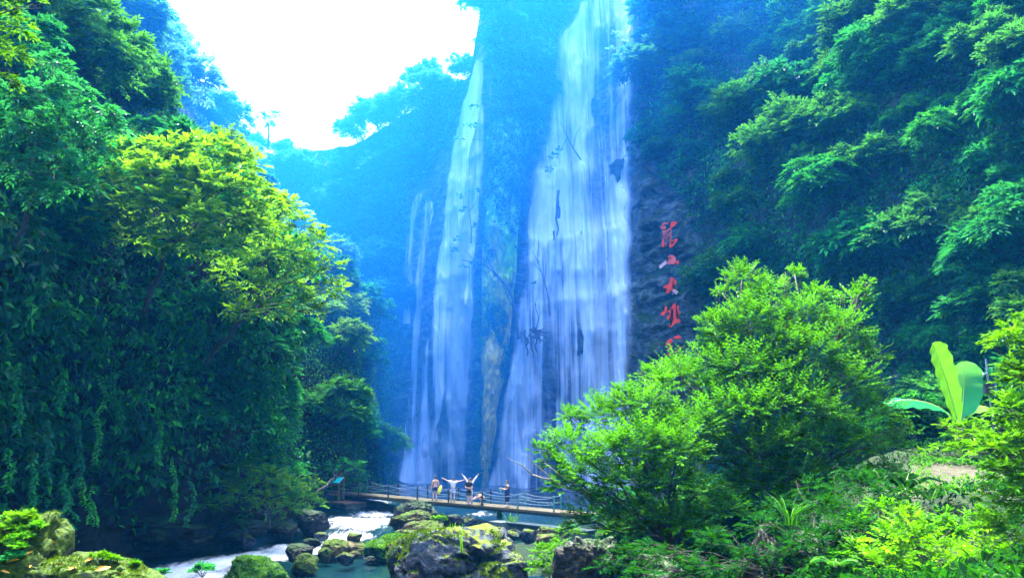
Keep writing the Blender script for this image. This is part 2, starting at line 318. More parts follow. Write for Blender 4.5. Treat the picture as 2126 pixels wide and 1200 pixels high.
def cliff_Y(px, Z, detail=True):
    px, Z = np.broadcast_arrays(np.asarray(px, float), np.asarray(Z, float))
    zt = cliff_top_z(px); v = np.clip((Z + 2) / (zt + 2), 0, 1) * 3
    d = np.stack([np.interp(px, CPX, CD[:, k]) for k in range(4)], -1)
    k = np.clip(np.floor(v).astype(int), 0, 2); f = v - k; f = f * f * (3 - 2 * f) * 0.5 + f * 0.5
    Y = np.take_along_axis(d, k[..., None], -1)[..., 0] * (1 - f) + np.take_along_axis(d, k[..., None] + 1, -1)[..., 0] * f
    Y = Y + np.maximum(0, Z - zt) * 4
    if detail:
        X = (px - CX) / FPX * Y
        fallz = sstep(1040, 1100, px) * (1 - sstep(1290, 1330, px)); left = sstep(880, 930, px) * (1 - sstep(990, 1030, px))
        q = 1 - 0.75 * np.maximum(fallz, left)
        S = np.stack([X * 0.09, Y * 0.03, Z * 0.07], -1)
        Y = Y + q * fbm(S, 4, 3) * 5.0
        S2 = np.stack([X * 0.55, Y * 0.1, Z * 0.28], -1); Y = Y - np.abs(fbm(S2, 3, 9)) * 1.6
        # ledges behind the main fall, water steps over them
        for zl, w, dd in ((29.5, 1.2, 1.1), (22.5, 1.4, 0.9), (38.0, 1.0, 0.8), (8.0, 1.2, 0.8)):
            zz = zl + 1.6 * fbm(np.stack([X * 0.25, 0 * X, 0 * X + zl], -1), 3, 5) + (X - 8) * 0.12
            Y = Y + fallz * dd * (sstep(-w, w * 0.3, Z - zz) - 0.5)
        rs = sstep(1316, 1336, px) * (1 - sstep(1420, 1470, px))         # bare layered rock beside the fall
        lay = np.abs(vn(np.stack([X * 0.45 + Z * 0.1, 0 * X, Z * 0.95 - X * 0.35], -1), 21)); lay2 = np.abs(vn(np.stack([X * 0.9, 0 * X, Z * 1.9 + X * 0.4], -1), 22))
        Y = Y - rs * (lay * 1.5 + lay2 * 0.6)
    return Y
NU, NVV = 420, 320
pxs = np.concatenate([np.linspace(420, 860, 80), np.linspace(865, 1470, 240), np.linspace(1478, 3300, 120)])
vv = np.linspace(0, 1, NVV)
PX, VV = np.meshgrid(pxs, vv); ZT = cliff_top_z(PX); ZZ = -2 + (ZT + 2) * VV
CP = XYZ(PX, cliff_Y(PX, ZZ), ZZ)
back = CP[-1:].copy(); rows = [CP]
for k in range(1, 8):
    b = back.copy(); b[..., 1] += k * 6; b[..., 2] += k * 0.8 + 1.2 * fbm(b * 0.2, 3, 8) * min(k, 2); rows.append(b)
CP = np.concatenate(rows, 0)
cliff = obj('cliff', grid_mesh('cliff', CP, M['cliff'], True), kind='structure')
def cliff_at(px, py):
    """point of the cliff seen at a photo position"""
    px = np.asarray(px, float); Y = np.full(px.shape, 85.0); x, y, z = ray(px, py)
    for _ in range(8):
        Z = ZC + z / y * Y; Y = 0.5 * Y + 0.5 * cliff_Y(px, Z, False)
    Z = ZC + z / y * Y
    return XYZ(px, cliff_Y(px, Z), Z)

# ------------------------------------------------------------------ left hillside, the ridge behind it, the ground
def crnet(C, nu, nv):
    """Catmull-Rom surface through a net of control points (rows, cols, 3)"""
    def interp(A, n):
        m = len(A); A = np.concatenate([2 * A[:1] - A[1:2], A, 2 * A[-1:] - A[-2:-1]], 0)
        t = np.linspace(0, m - 1, n); k = np.clip(np.floor(t).astype(int), 0, m - 2); f = (t - k)[:, None, None]
        p0, p1, p2, p3 = A[k], A[k + 1], A[k + 2], A[k + 3]
        return 0.5 * (2 * p1 + (p2 - p0) * f + (2 * p0 - 5 * p1 + 4 * p2 - p3) * f ** 2 + (3 * p1 - p0 - 3 * p2 + p3) * f ** 3)
    A = interp(C, nv); return interp(A.transpose(1, 0, 2), nu).transpose(1, 0, 2)
def surf_normals(P):
    du = np.gradient(P, axis=1); dv = np.gradient(P, axis=0); return norm(np.cross(du, dv))
def net(rows):
    return np.array([[at(*c) for c in r] for r in rows])
LN = net([
 [(-900, 1500, 8), (-350, 1330, 21), (0, 1190, 37), (200, 1168, 43), (400, 1146, 47.5), (525, 1118, 51), (600, 1104, 54.5), (612, 1092, 58.5), (580, 1060, 66)],
 [(-900, 1000, 8), (-350, 980, 20), (0, 1000, 35), (200, 1010, 42), (400, 1000, 46), (530, 1000, 50), (595, 1010, 54), (608, 1000, 58.5), (570, 980, 68)],
 [(-900, 650, 8), (-350, 650, 19), (0, 700, 29), (190, 740, 35), (370, 760, 40), (490, 810, 46), (555, 850, 51.5), (575, 840, 58), (540, 820, 70)],
 [(-900, 200, 9), (-350, 330, 20), (0, 400, 29), (190, 440, 34.5), (350, 470, 39), (490, 530, 44), (560, 600, 49), (570, 640, 57), (540, 640, 72)],
 [(-900, -300, 13), (-350, 0, 27), (0, 120, 39), (150, 200, 48), (260, 270, 56), (370, 330, 65), (450, 390, 74), (480, 420, 84), (500, 430, 95)],
 [(-900, -900, 20), (-350, -400, 38), (0, -200, 50), (120, -90, 60), (230, 30, 70), (310, 140, 79), (400, 240, 90), (470, 310, 101), (530, 345, 112)],
 [(-900, -900, 40), (-350, -420, 60), (0, -200, 72), (110, -80, 82), (220, 40, 92), (300, 150, 100), (390, 245, 110), (460, 312, 118), (520, 345, 125)]])
LP = crnet(LN, 200, 170); LNn = surf_normals(LP)
LNn *= np.where(np.sum(LNn * (np.array([0, 0, ZC]) - LP), -1, keepdims=True) < 0, -1, 1)
LP = LP + LNn * (fbm(LP * 0.11, 4, 31)[..., None] * 2.2 + np.abs(fbm(LP * 0.5, 3, 33))[..., None] * 0.8)
obj('hillside', grid_mesh('hillside', LP, M['soil'], True), kind='structure')
RN = net([
 [(560, 1075, 64), (640, 1060, 65), (700, 1060, 66), (752, 1050, 71), (790, 1040, 78), (800, 1030, 90)],
 [(560, 900, 66), (640, 890, 67), (700, 900, 68), (735, 890, 73), (760, 880, 80), (790, 870, 92)],
 [(560, 720, 70), (640, 700, 71), (690, 700, 72), (740, 700, 77), (765, 690, 84), (790, 680, 95)],
 [(560, 560, 78), (630, 560, 79), (680, 580, 80), (720, 620, 84), (745, 640, 90), (770, 640, 99)],
 [(560, 540, 95), (620, 540, 96), (670, 560, 97), (700, 600, 99), (730, 630, 102), (760, 640, 106)]])
RP = crnet(RN, 70, 60); RNn = surf_normals(RP); RNn *= np.where(np.sum(RNn * (np.array([0, 0, ZC]) - RP), -1, keepdims=True) < 0, -1, 1)
RP = RP + RNn * fbm(RP * 0.16, 4, 41)[..., None] * 1.6
obj('ridge', grid_mesh('ridge', RP, M['soil'], True), kind='structure')

GC = np.array([(0, 0, 4.9), (-8, 2, 4.6), (8, 2, 5.4), (0, -25, 6), (-25, -20, 8), (25, -20, 10), (-7.5, 12, 3.3), (-4, 12, 3.0), (-11, 14, 3.6), (0, 12, 3.6), (-4, 20, 1.6), (0, 24, 1.2), (2.5, 24, 1.4),
   (-8, 22, 1.0), (-15, 22, 1.5), (-20, 28, 0.0), (-16, 33, -1.0), (-9, 30, -0.6), (-3, 31, 0.0), (-18, 38, -1.3), (-12, 36, -1.3), (-6, 38, -1.3), (-5, 43, -1.2), (-11, 45, -1.2), (-8, 50, -1.0), (-9, 56, -0.8), (-3, 55, -0.9), (-4, 64, -0.4), (-10, 64, -0.5), (-12, 72, 0), (0, 72, -0.2), (6, 76, 0), (-6, 80, 0.2), (3, 84, 0.4), (10, 82, 0.5),
   (2.2, 30, 0.3), (0.5, 36, -0.5), (2.5, 40, 0.1), (3.5, 46, 0.2), (5.5, 52, 0.3), (7.5, 60, 0.6), (10, 70, 0.8), (16, 70, 2.0), (10, 45, 1.6), (6, 36, 1.2), (5, 28, 1.8),
   (4, 21, 2.3), (6, 20, 2.9), (9, 20, 4.0), (8, 14, 4.3), (10, 26, 3.9), (12.5, 22, 4.9), (16.3, 29.5, 5.9), (13, 27, 5.0), (17, 31, 6.1), (20, 40, 6.5), (15, 16, 6.8), (11, 11, 5.6), (7, 9, 4.6), (22, 22, 9), (30, 34, 9), (28, 50, 7), (24, 60, 5), (40, 20, 16), (-34, 30, 4), (-40, 60, 6), (-30, 75, 2), (-24, 90, 2), (30, 90, 4)], float)
def ground_z(x, y):
    x, y = np.broadcast_arrays(np.asarray(x, float), np.asarray(y, float))
    d2 = (x[..., None] - GC[:, 0]) ** 2 + (y[..., None] - GC[:, 1]) ** 2 + 1.2
    w = d2 ** -1.7; z = (w * GC[:, 2]).sum(-1) / w.sum(-1)
    P = np.stack([x, y, 0 * x], -1)
    return z + 0.35 * fbm(P * 0.35, 4, 51) + 0.12 * fbm(P * 1.6, 2, 52)
gx = np.concatenate([np.linspace(-120, -32, 30), np.linspace(-30, 24, 200), np.linspace(26, 120, 30)]); gy = np.concatenate([np.linspace(-80, 2, 30), np.linspace(3, 92, 240), np.linspace(95, 150, 12)])
GX, GY = np.meshgrid(gx, gy); GZ = ground_z(GX, GY)
GZ = GZ + sstep(8, 70, -GY) * 26                                         # unseen slope behind the viewpoint, shaped to hold back sky light
obj('ground', grid_mesh('ground', np.stack([GX, GY, GZ], -1), M['soil'], True), kind='structure')

# ------------------------------------------------------------------ river
wx = np.linspace(-40, 16, 260); wy = np.linspace(24, 92, 300); WX, WY = np.meshgrid(wx, wy)
def water_z(x, y): return 0.15 * sstep(49, 53, y + 0.2 * x) + 0.45 * sstep(53.5, 57, y) + 0.5 * sstep(61, 70, y)
foam = np.zeros_like(WX)
for px_, py_, r, a in ((755, 1100, 3.2, 0.75), (720, 1118, 2.4, 0.75), (700, 1095, 3, 0.6), (650, 1140, 2.6, 0.75), (600, 1140, 2.5, 0.8), (540, 1155, 2.6, 0.85), (470, 1165, 2.6, 0.85), (400, 1180, 2.6, 0.85), (350, 1192, 2.4, 0.85), (430, 1195, 2.2, 0.7),
                       (740, 1066, 4.5, 0.62), (800, 1062, 4, 0.62), (780, 1085, 3, 0.6), (715, 1165, 1.3, 0.35), (760, 1150, 1.2, 0.35), (1000, 1085, 2.0, 0.5), (1030, 1075, 4, 0.3), (690, 1190, 1.2, 0.25), (860, 1140, 1.5, 0.2)):
    g = gp(np.array(px_), np.array(py_), 0.0); foam = np.maximum(foam, a * np.exp(-(((WX - g[0]) / r) ** 2 + ((WY - g[1]) / (r * 1.25)) ** 2)))
foam = np.maximum(foam, 0.22 * sstep(58, 66, WY) + 0.18 * sstep(70, 84, WY))
wq = np.stack([WX, WY, 0 * WX], -1)
WZ = water_z(WX, WY) + 0.06 * fbm(wq * 0.9, 4, 61) + foam * 0.22 * fbm(wq * np.array([0.9, 0.6, 1]), 4, 62)
obj('river', grid_mesh('river', np.stack([WX, WY, WZ], -1), M['river'], True, {'foam': foam}), kind='structure')

# ------------------------------------------------------------------ waterfalls
def waterfall(name, ctrl, mat, off, nu=90, nv=220, seed=0, patch=0.35, ridges=0.35, label=None, parent=None, edgew=0.12, fade_top=0.04):
    """ctrl: rows (photo row, left column, right column); sheet follows the cliff"""
    ctrl = np.array(ctrl, float); v = np.linspace(0, 1, nv); py = ctrl[0, 0] + (ctrl[-1, 0] - ctrl[0, 0]) * v
    l = np.interp(py, ctrl[:, 0], ctrl[:, 1]); r = np.interp(py, ctrl[:, 0], ctrl[:, 2]); u = np.linspace(0, 1, nu)
    l = l + 9 * fbm(np.stack([py * 0.022, 0 * py, 0 * py], -1), 4, seed + 1) * np.clip((r - l) / 40, 0.3, 1); r = r + 9 * fbm(np.stack([py * 0.022, 0 * py, 0 * py], -1), 4, seed + 2) * np.clip((r - l) / 40, 0.3, 1)
    PXg = l[:, None] + (r - l)[:, None] * u[None]; PYg = np.repeat(py[:, None], nu, 1)
    P = cliff_at(PXg, PYg)
    Y = P[..., 1]; k = 13; pad = np.pad(Y, ((k // 2, k // 2), (0, 0)), 'edge'); c = np.cumsum(np.pad(pad, ((1, 0), (0, 0))), 0); Ys = (c[k:] - c[:-k]) / k
    Y = np.minimum(Y, Ys) - off
    q = np.stack([P[..., 0] * 0.9, 0 * Y, P[..., 2] * 0.05], -1); q2 = np.stack([P[..., 0] * 3.2, 0 * Y, P[..., 2] * 0.13], -1)
    Y = Y - ridges * (fbm(q, 3, seed + 5) + 0.5 * fbm(q2, 2, seed + 6))
    Y = Y - 1.6 * sstep(0.80, 1.0, v)[:, None] ** 2
    P = XYZ(PXg, Y, P[..., 2])
    dens = 0.5 + patch * (1.5 * fbm(np.stack([P[..., 0] * 0.5, 0 * Y, P[..., 2] * 0.04], -1), 2, seed + 9) + 0.5 * fbm(np.stack([P[..., 0] * 0.4, 0 * Y, P[..., 2] * 0.10], -1), 3, seed + 12) + 0.5 * fbm(np.stack([P[..., 0] * 2.0, 0 * Y, P[..., 2] * 0.12], -1), 2, seed + 14))
    slope = np.gradient(P[..., 1], axis=0) / np.maximum(1e-3, -np.gradient(P[..., 2], axis=0)); slope = np.clip(-slope, 0, 2); kk = np.ones(9) / 9
    slope = np.apply_along_axis(lambda c_: np.convolve(np.pad(c_, 4, 'edge'), kk, 'valid'), 0, slope); dens = dens + 0.10 * np.clip(slope, 0, 1.2)
    e = np.minimum(sstep(0, edgew, u), 1 - sstep(1 - edgew, 1, u))[None] * (sstep(0, fade_top, v))[:, None]
    e = np.clip(e * (1 + 0.9 * fbm(np.stack([P[..., 0] * 0.8, 0 * Y, P[..., 2] * 0.08], -1), 2, seed + 17)), 0, 1)
    uv = np.stack([P[..., 0] / 14.0, P[..., 2] / 14.0], -1).reshape(-1, 2)
    me = grid_mesh(name, P, mat, True, {'dens': dens, 'edge': e}, uv)
    return obj(name, me, parent, label=label, kind=None if parent else 'structure')
main = [(-60, 1225, 1345), (40, 1185, 1335), (70, 1155, 1325), (150, 1150, 1318), (280, 1130, 1312), (330, 1112, 1312), (450, 1090, 1314), (600, 1082, 1316), (700, 1066, 1316), (850, 1040, 1320), (1000, 1012, 1325), (1045, 1005, 1330)]
w1 = waterfall('waterfall', main, M['fall'], 0.55, 150, 260, 1, 0.24, 0.75)
waterfall('fan', [(330, 1112, 1165), (450, 1090, 1160), (600, 1082, 1150), (700, 1066, 1140), (850, 1040, 1125), (1000, 1012, 1110), (1045, 1003, 1110)], M['fall'], 0.9, 60, 200, 21, 0.22, 0.4, parent=w1, edgew=0.18)
waterfall('veil', main, M['fall_soft'], 0.25, 90, 200, 40, 0.30, 0.25, parent=w1)
left = [(128, 985, 1012), (200, 965, 1020), (300, 940, 1012), (400, 925, 1003), (600, 898, 985), (800, 868, 985), (900, 850, 985), (1000, 838, 990), (1040, 830, 990)]
w2 = waterfall('waterfall', left, M['fall_soft'], 0.35, 80, 240, 70, 0.35, 0.30)
waterfall('jet', [(120, 988, 1006), (200, 968, 1004), (300, 942, 985), (400, 926, 968), (520, 914, 955), (650, 896, 940), (800, 874, 925), (900, 864, 905), (1040, 846, 900)], M['fall'], 0.65, 60, 240, 80, 0.3, 0.3, parent=w2)
waterfall('side_jet', [(330, 1000, 1012), (400, 985, 1002), (500, 972, 992), (640, 962, 984)], M['fall_soft'], 0.6, 20, 100, 85, 0.3, 0.1, parent=w2, edgew=0.3)
waterfall('spray_fan', [(860, 856, 930), (930, 838, 960), (1000, 818, 985), (1042, 806, 992)], M['fall_soft'], 1.1, 60, 90, 33, 0.3, 0.4, parent=w2, edgew=0.25, fade_top=0.4)
w3 = waterfall('waterfall', [(405, 880, 898), (450, 874, 902), (480, 872, 892), (600, 862, 884), (800, 850, 872), (950, 830, 868), (1035, 815, 868)], M['fall'], 0.5, 40, 200, 90, 0.25, 0.2, edgew=0.3)
waterfall('side_jet', [(400, 868, 886), (430, 852, 874), (470, 838, 862), (560, 835, 860), (680, 832, 858)], M['fall_soft'], 0.5, 24, 100, 95, 0.3, 0.2, parent=w3, edgew=0.3)

# rock rib with tufa and moss between the two large falls
rc = np.array([(215, 1040, 1090), (235, 1026, 1100), (260, 1015, 1105), (330, 1012, 1092), (450, 1004, 1082), (600, 1000, 1072), (700, 1000, 1062), (800, 1000, 1042), (900, 998, 1026), (1000, 996, 1018), (1050, 994, 1014)], float)
nv, nu = 240, 70; v = np.linspace(0, 1, nv); py = 215 + 835 * v; u = np.linspace(0, 1, nu)
l = np.interp(py, rc[:, 0], rc[:, 1]); r = np.interp(py, rc[:, 0], rc[:, 2])
l = l + 7 * fbm(np.stack([py * 0.02, 0 * py, 0 * py], -1), 3, 75); r = r + 7 * fbm(np.stack([py * 0.02, 0 * py, 0 * py + 9], -1), 3, 76); PXg = l[:, None] + (r - l)[:, None] * u; P = cliff_at(PXg, np.repeat(py[:, None], nu, 1))
bul = np.sin(np.pi * u)[None] ** 0.6 * (1.9 * sstep(0.0, 0.10, v)[:, None])
q = np.stack([P[..., 0] * 0.5, P[..., 1] * 0.2, P[..., 2] * 0.25], -1)
Y = P[..., 1] + 0.9 - 2.0 * sstep(0, 0.14, v)[:, None] - bul * (1.0 + 0.45 * fbm(q, 4, 71)) - np.abs(fbm(q * 4, 3, 72)) * 1.2
tan = np.clip(0.25 + 0.75 * sstep(0.15, 0.75, v)[:, None] + 0.5 * fbm(np.stack([P[..., 0] * 0.5, 0 * Y, P[..., 2] * 0.15], -1), 4, 77), 0, 1)
RIBP = XYZ(PXg, Y, P[..., 2]); obj('cliff_rib', grid_mesh('cliff_rib', RIBP, M['rib'], True, {'tan': tan}), kind='structure')
RIB = (PXg, np.repeat(py[:, None], nu, 1), XYZ(PXg, Y, P[..., 2]))

# ------------------------------------------------------------------ leaves
rng = np.random.default_rng(11)
def leaf_mesh(name, P, D, U, L, W, tint, mat, fold=0.18, droop=0.15):
    n = len(P); D = norm(D); S = norm(np.cross(D, U)); U = np.cross(S, D)
    L = np.broadcast_to(L, (n,))[:, None]; W = np.broadcast_to(W, (n,))[:, None]
    mid = P + D * L * 0.45
    a = mid + S * W * 0.5 + U * W * fold; b = mid - S * W * 0.5 + U * W * fold; t = P + D * L - U * L * droop
    V = np.stack([P, a, t, b], 1).reshape(-1, 3); i = np.arange(n)[:, None] * 4
    F = np.concatenate([i + np.array([0, 1, 2]), i + np.array([0, 2, 3])], 1).reshape(-1, 3)
    return mesh_np(name, V, F, mat, False, {'tint': np.repeat(np.clip(tint, 0, 1), 4)})
def rdir(n, zmin=-1.0):
    z = rng.uniform(zmin, 1, n); a = rng.uniform(0, 2 * np.pi, n); s = np.sqrt(1 - z * z); return np.stack([s * np.cos(a), s * np.sin(a), z], -1)
def sprays(O, D, ell, n, LL, WW, droop=0.35, jit=0.3, flat=0.6):
    """leafy twigs: n leaves in two ranks along each twig; returns leaf arrays"""
    m = len(O); D = norm(D); up = np.tile([0, 0, 1.0], (m, 1)); S = norm(np.cross(D, up + 0.25 * rdir(m))); U = np.cross(S, D)
    U = norm(U * (1 - flat) + up * flat + 0.15 * rdir(m))
    t = np.linspace(0.2, 1.0, n)[None, :, None]; e = np.broadcast_to(ell, (m,))[:, None, None]
    P = O[:, None] + D[:, None] * e * t - np.array([0, 0, 1.0]) * droop * e * t ** 2
    sg = np.where(np.arange(n) % 2 == 0, 1.0, -1.0)[None, :, None]; sg = sg * np.where(np.arange(n) == n - 1, 0, 1)[None, :, None]
    LD = D[:, None] * 0.7 + S[:, None] * sg * 0.9 - np.array([0, 0, 1.0]) * droop * 0.7 * t + jit * rdir(m * n).reshape(m, n, 3)
    LU = U[:, None] + 0.4 * rdir(m * n).reshape(m, n, 3)
    Ls = LL * rng.uniform(0.7, 1.25, (m, n)) * (1 - 0.25 * np.abs(t[..., 0] - 0.5))
    T = np.repeat((rng.uniform(0, 1, m) ** 1.6 * 0.75 + 0.35 * (rng.uniform(0, 1, m) < 0.25 + 0.35 * np.clip(D[:, 2], 0, 1)))[:, None], n, 1) + rng.uniform(-0.12, 0.25, (m, n))  # new shoots and painted highlights: upward twigs draw a lighter tint more often
    return P.reshape(-1, 3), LD.reshape(-1, 3), LU.reshape(-1, 3), Ls.ravel(), (Ls * WW / LL).ravel(), T.ravel()
def crown_mesh(name, lobes, per, n, LL, WW, mat, droop=0.35, zmin=-0.35, jit=0.3, inner=0.45, tbias=0.0, flat=0.6, reach=(0.45, 0.75)):
    """lobes: array (x, y, z, radius); each is filled with leafy twigs that point outwards"""
    A = []
    for x, y, z, r in lobes:
        m = max(6, int(per * r * r)); d = rdir(m, zmin); O = np.array([x, y, z]) + d * (r * inner * rng.uniform(0.3, 1.15, m))[:, None] * np.array([1, 1, 0.75])
        a = sprays(O, d + np.array([0, 0, 0.15]), r * rng.uniform(*reach, m), n, LL, WW, droop, jit, flat)
        a = list(a); a[5] = a[5] + rng.uniform(-0.18, 0.18) + tbias; A.append(a)
    A = [np.concatenate([a[k] for a in A]) for k in range(6)]
    return leaf_mesh(name, *A, mat)
def limb(mb, a, b, r0, r1, sag=0.0, k=6, n=6, wig=0.06, sd=0):
    a = Vector(a); b = Vector(b); L = (b - a).length; rs = random.Random(sd); pts = []
    for i in range(n + 1):
        t = i / n; p = a.lerp(b, t); p.z += sag * L * math.sin(math.pi * t)
        if 0 < i < n: p += Vector((rs.uniform(-1, 1), rs.uniform(-1, 1), rs.uniform(-1, 1))) * wig * L
        pts.append(p)
    mb.tube(pts, [r0 + (r1 - r0) * i / n for i in range(n + 1)], k); return pts

# ---- ground cover on the walls: too many creepers and shrubs to count
def cover(name, P, Nn, mask, per_m2, LL, WW, mat, thick, label, seed, zfade=None):
    A = (P[1:, 1:] - P[:-1, :-1]); B = (P[1:, :-1] - P[:-1, 1:]); ar = 0.5 * np.linalg.norm(np.cross(A, B), axis=-1) * mask[:-1, :-1]
    n = rng.poisson(ar * per_m2).ravel(); idx = np.repeat(np.arange(n.size), n); i, j = np.unravel_index(idx, ar.shape)
    f = rng.uniform(0, 1, (2, len(idx)))[..., None]
    Q = P[i, j] * (1 - f[0]) * (1 - f[1]) + P[i, j + 1] * f[0] * (1 - f[1]) + P[i + 1, j] * (1 - f[0]) * f[1] + P[i + 1, j + 1] * f[0] * f[1]
    nn = Nn[i, j]; th = np.clip(0.5 + 0.9 * fbm(Q * 0.45, 3, seed), 0.0, 1.2) * thick
    Q = Q + nn * (th * rng.uniform(0.55, 1.0, len(Q)))[:, None]
    D = nn * 0.45 + np.array([0, 0, -0.55]) + 0.8 * rdir(len(Q)); U = nn * 0.6 + np.array([0, 0, 0.7]) + 0.45 * rdir(len(Q))
    L = LL * rng.uniform(0.6, 1.4, len(Q)) * (0.75 + 0.35 * fbm(Q * 0.2, 2, seed + 3))
    t = 0.36 + 0.55 * fbm(Q * 0.35, 3, seed + 7) + rng.uniform(-0.3, 0.3, len(Q)) + 0.5 * (rng.uniform(0, 1, len(Q)) > 0.88)
    return obj(name, leaf_mesh(name, Q, D, U, L, L * WW / LL, t, mat), label=label, cat='foliage', kind='stuff')
LNn = surf_normals(LP); LNn *= np.where(np.sum(LNn * (np.array([0, 0, ZC]) - LP), -1, keepdims=True) < 0, -1, 1)
lpx, lpy = topix(LP)
lm = ((LP[..., 2] > 1.2) & (lpx > -60) & (lpx < 760) & (lpy > -60) & (LP[..., 1] < 105)).astype(float) * np.where(lpy > 930, 0.45, 1.0) * np.where((lpy > 990) & (lpx > 130) & (lpx < 450), 0.12, 1.0)
cover('hillside_creepers', LP, LNn, lm * np.clip((38 / np.maximum(LP[..., 1], 20)) ** 1.6, 0.15, 1.6), 42, 0.52, 0.24, M['cover'], 1.9, 'dense dark creepers and leaves covering the left hillside', 101)
rpx, rpy = topix(RP); RNn = surf_normals(RP); RNn *= np.where(np.sum(RNn * (np.array([0, 0, ZC]) - RP), -1, keepdims=True) < 0, -1, 1)
cover('ridge_creepers', RP, RNn, (RP[..., 2] > 0.8).astype(float), 40, 0.34, 0.17, M['leaf_far'], 1.0, 'green creepers blanketing the ridge behind the bridge abutment', 131)
cpx, cpy = topix(CP); CNn = surf_normals(CP); CNn *= np.where(np.sum(CNn * (np.array([0, 0, ZC]) - CP), -1, keepdims=True) < 0, -1, 1)
def veg_mask(px, py):
    fl = np.interp(py, [100, 300, 600, 1000], [975, 935, 885, 830]); ok = np.ones_like(px)
    infall = (px > np.interp(py, [0, 130, 300, 400, 600, 1000], [1000, 978, 930, 860, 835, 810])) & (px < np.interp(py, [-60, 350, 1050], [1345, 1318, 1330]))
    gap = (px > np.interp(py, [0, 130, 300], [1000, 1018, 1015])) & (px < np.interp(py, [-60, 40, 150, 330], [1220, 1180, 1140, 1105])) & (py < 330)
    ok[infall & ~gap] = 0
    rk = (px > 1310) & (px < np.interp(py, [330, 420, 520, 760], [1350, 1425, 1450, 1455])) & (py > 330)
    ok[rk] = 0; return ok
cm = veg_mask(cpx, cpy) * (CP[..., 2] > 1) * (cpx > 520) * (cpx < 2250) * (cpy > -150)
cover('cliff_creepers', CP, CNn, cm * np.clip((60 / np.maximum(CP[..., 1], 20)) ** 1.3, 0.3, 1.6), 42, 0.50, 0.24, M['cover'], 1.6, 'dense creepers and ferns covering the cliffs around the falls', 151)

RIBN = surf_normals(RIBP); RIBN *= np.where(RIBN[..., 1:2] > 0, -1, 1); vr = np.linspace(0, 1, RIBP.shape[0])[:, None]
cover('rib_moss', RIBP, RIBN, (fbm(RIBP * np.array([0.5, 0.3, 0.22]), 3, 78) > -0.35 + 0.5 * vr).astype(float), 60, 0.40, 0.2, M['grass'], 0.9, 'hanging green moss draped over the rock rib between the falls', 181)
# ------------------------------------------------------------------ tree kinds (shared crowns and trunks), then each tree on its own
def rand_lobes(k, rx, ry, rz, r0, r1, c=(0, 0, 0), zb=-0.2):
    d = rdir(k, zb); f = rng.uniform(0.45, 0.95, k)[:, None]; p = np.array(c) + d * f * np.array([rx, ry, rz]); return np.concatenate([p, rng.uniform(r0, r1, k)[:, None]], 1)
def trunk_mesh(name, lobes, base, mat, r0=0.12, k=5, every=2):
    mb = MB(); c = np.mean(lobes[:, :3], 0); fork = Vector(base).lerp(Vector(c), 0.55); limb(mb, base, fork, r0, r0 * 0.7, 0.04, k, 5, 0.03, 3)
    for i, l in enumerate(lobes[::every]): limb(mb, fork, l[:3], r0 * 0.5, r0 * 0.12, 0.06, k, 4, 0.05, i)
    return mb.mesh(name, mat, True)
KIND = {}
def add_kind(key, nvar, mk, trunk_r, bark, **cw):
    KIND[key] = []
    for i in range(nvar):
        lob = mk(i); KIND[key].append((crown_mesh('crown_' + key, lob, **cw), trunk_mesh('trunk_' + key, lob, (0, 0, 0), M[bark], trunk_r)))
# unit size: crown radius about 1; base at the origin, crown leaning out towards -Y
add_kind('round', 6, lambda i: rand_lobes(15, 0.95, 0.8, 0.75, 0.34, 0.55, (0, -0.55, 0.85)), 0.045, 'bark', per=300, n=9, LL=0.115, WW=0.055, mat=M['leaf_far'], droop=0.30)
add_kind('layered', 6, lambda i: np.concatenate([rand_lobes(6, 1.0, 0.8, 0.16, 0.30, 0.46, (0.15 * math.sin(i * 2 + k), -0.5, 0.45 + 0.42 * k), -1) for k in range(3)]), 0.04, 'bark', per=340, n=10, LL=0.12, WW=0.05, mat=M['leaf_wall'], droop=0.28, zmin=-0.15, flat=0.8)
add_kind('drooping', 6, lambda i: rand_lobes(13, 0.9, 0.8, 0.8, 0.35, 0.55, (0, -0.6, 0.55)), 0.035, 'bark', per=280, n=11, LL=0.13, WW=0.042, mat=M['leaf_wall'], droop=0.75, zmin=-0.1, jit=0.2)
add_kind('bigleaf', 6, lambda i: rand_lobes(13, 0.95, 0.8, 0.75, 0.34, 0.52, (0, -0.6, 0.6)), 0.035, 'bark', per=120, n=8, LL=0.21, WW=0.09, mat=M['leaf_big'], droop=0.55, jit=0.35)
add_kind('yellow', 6, lambda i: rand_lobes(13, 1.0, 0.8, 0.65, 0.30, 0.5, (0, -0.6, 0.7)), 0.035, 'bark', per=170, n=8, LL=0.13, WW=0.065, mat=M['leaf_yellow_lit'], droop=0.35)
add_kind('dim', 4, lambda i: rand_lobes(13, 0.95, 0.8, 0.7, 0.34, 0.52, (0, -0.3, 0.6)), 0.035, 'bark', per=230, n=9, LL=0.14, WW=0.055, mat=M['leaf_shaded'], droop=0.4)  # bank shrubs with the shade already in their leaf colour
LAB = []
def tree(kind, P, r, out, label, cat, group, name='tree', tilt=None, sc=None, var=None):
    LAB.append([None, P, r, kind, group]); cr, tr = KIND[kind][rng.integers(len(KIND[kind])) if var is None else var % len(KIND[kind])]
    a = math.atan2(out[1], out[0]) + math.pi / 2 + rng.uniform(-0.5, 0.5)
    e = empty(name, tuple(P), a, 1, label=label, cat=cat, group=group)
    s = sc if sc else (r * rng.uniform(0.9, 1.15), r * rng.uniform(0.85, 1.1), r * rng.uniform(0.85, 1.15)); e.scale = s
    obj('crown', cr, e); obj('trunk', tr, e); LAB[-1][0] = e; return e
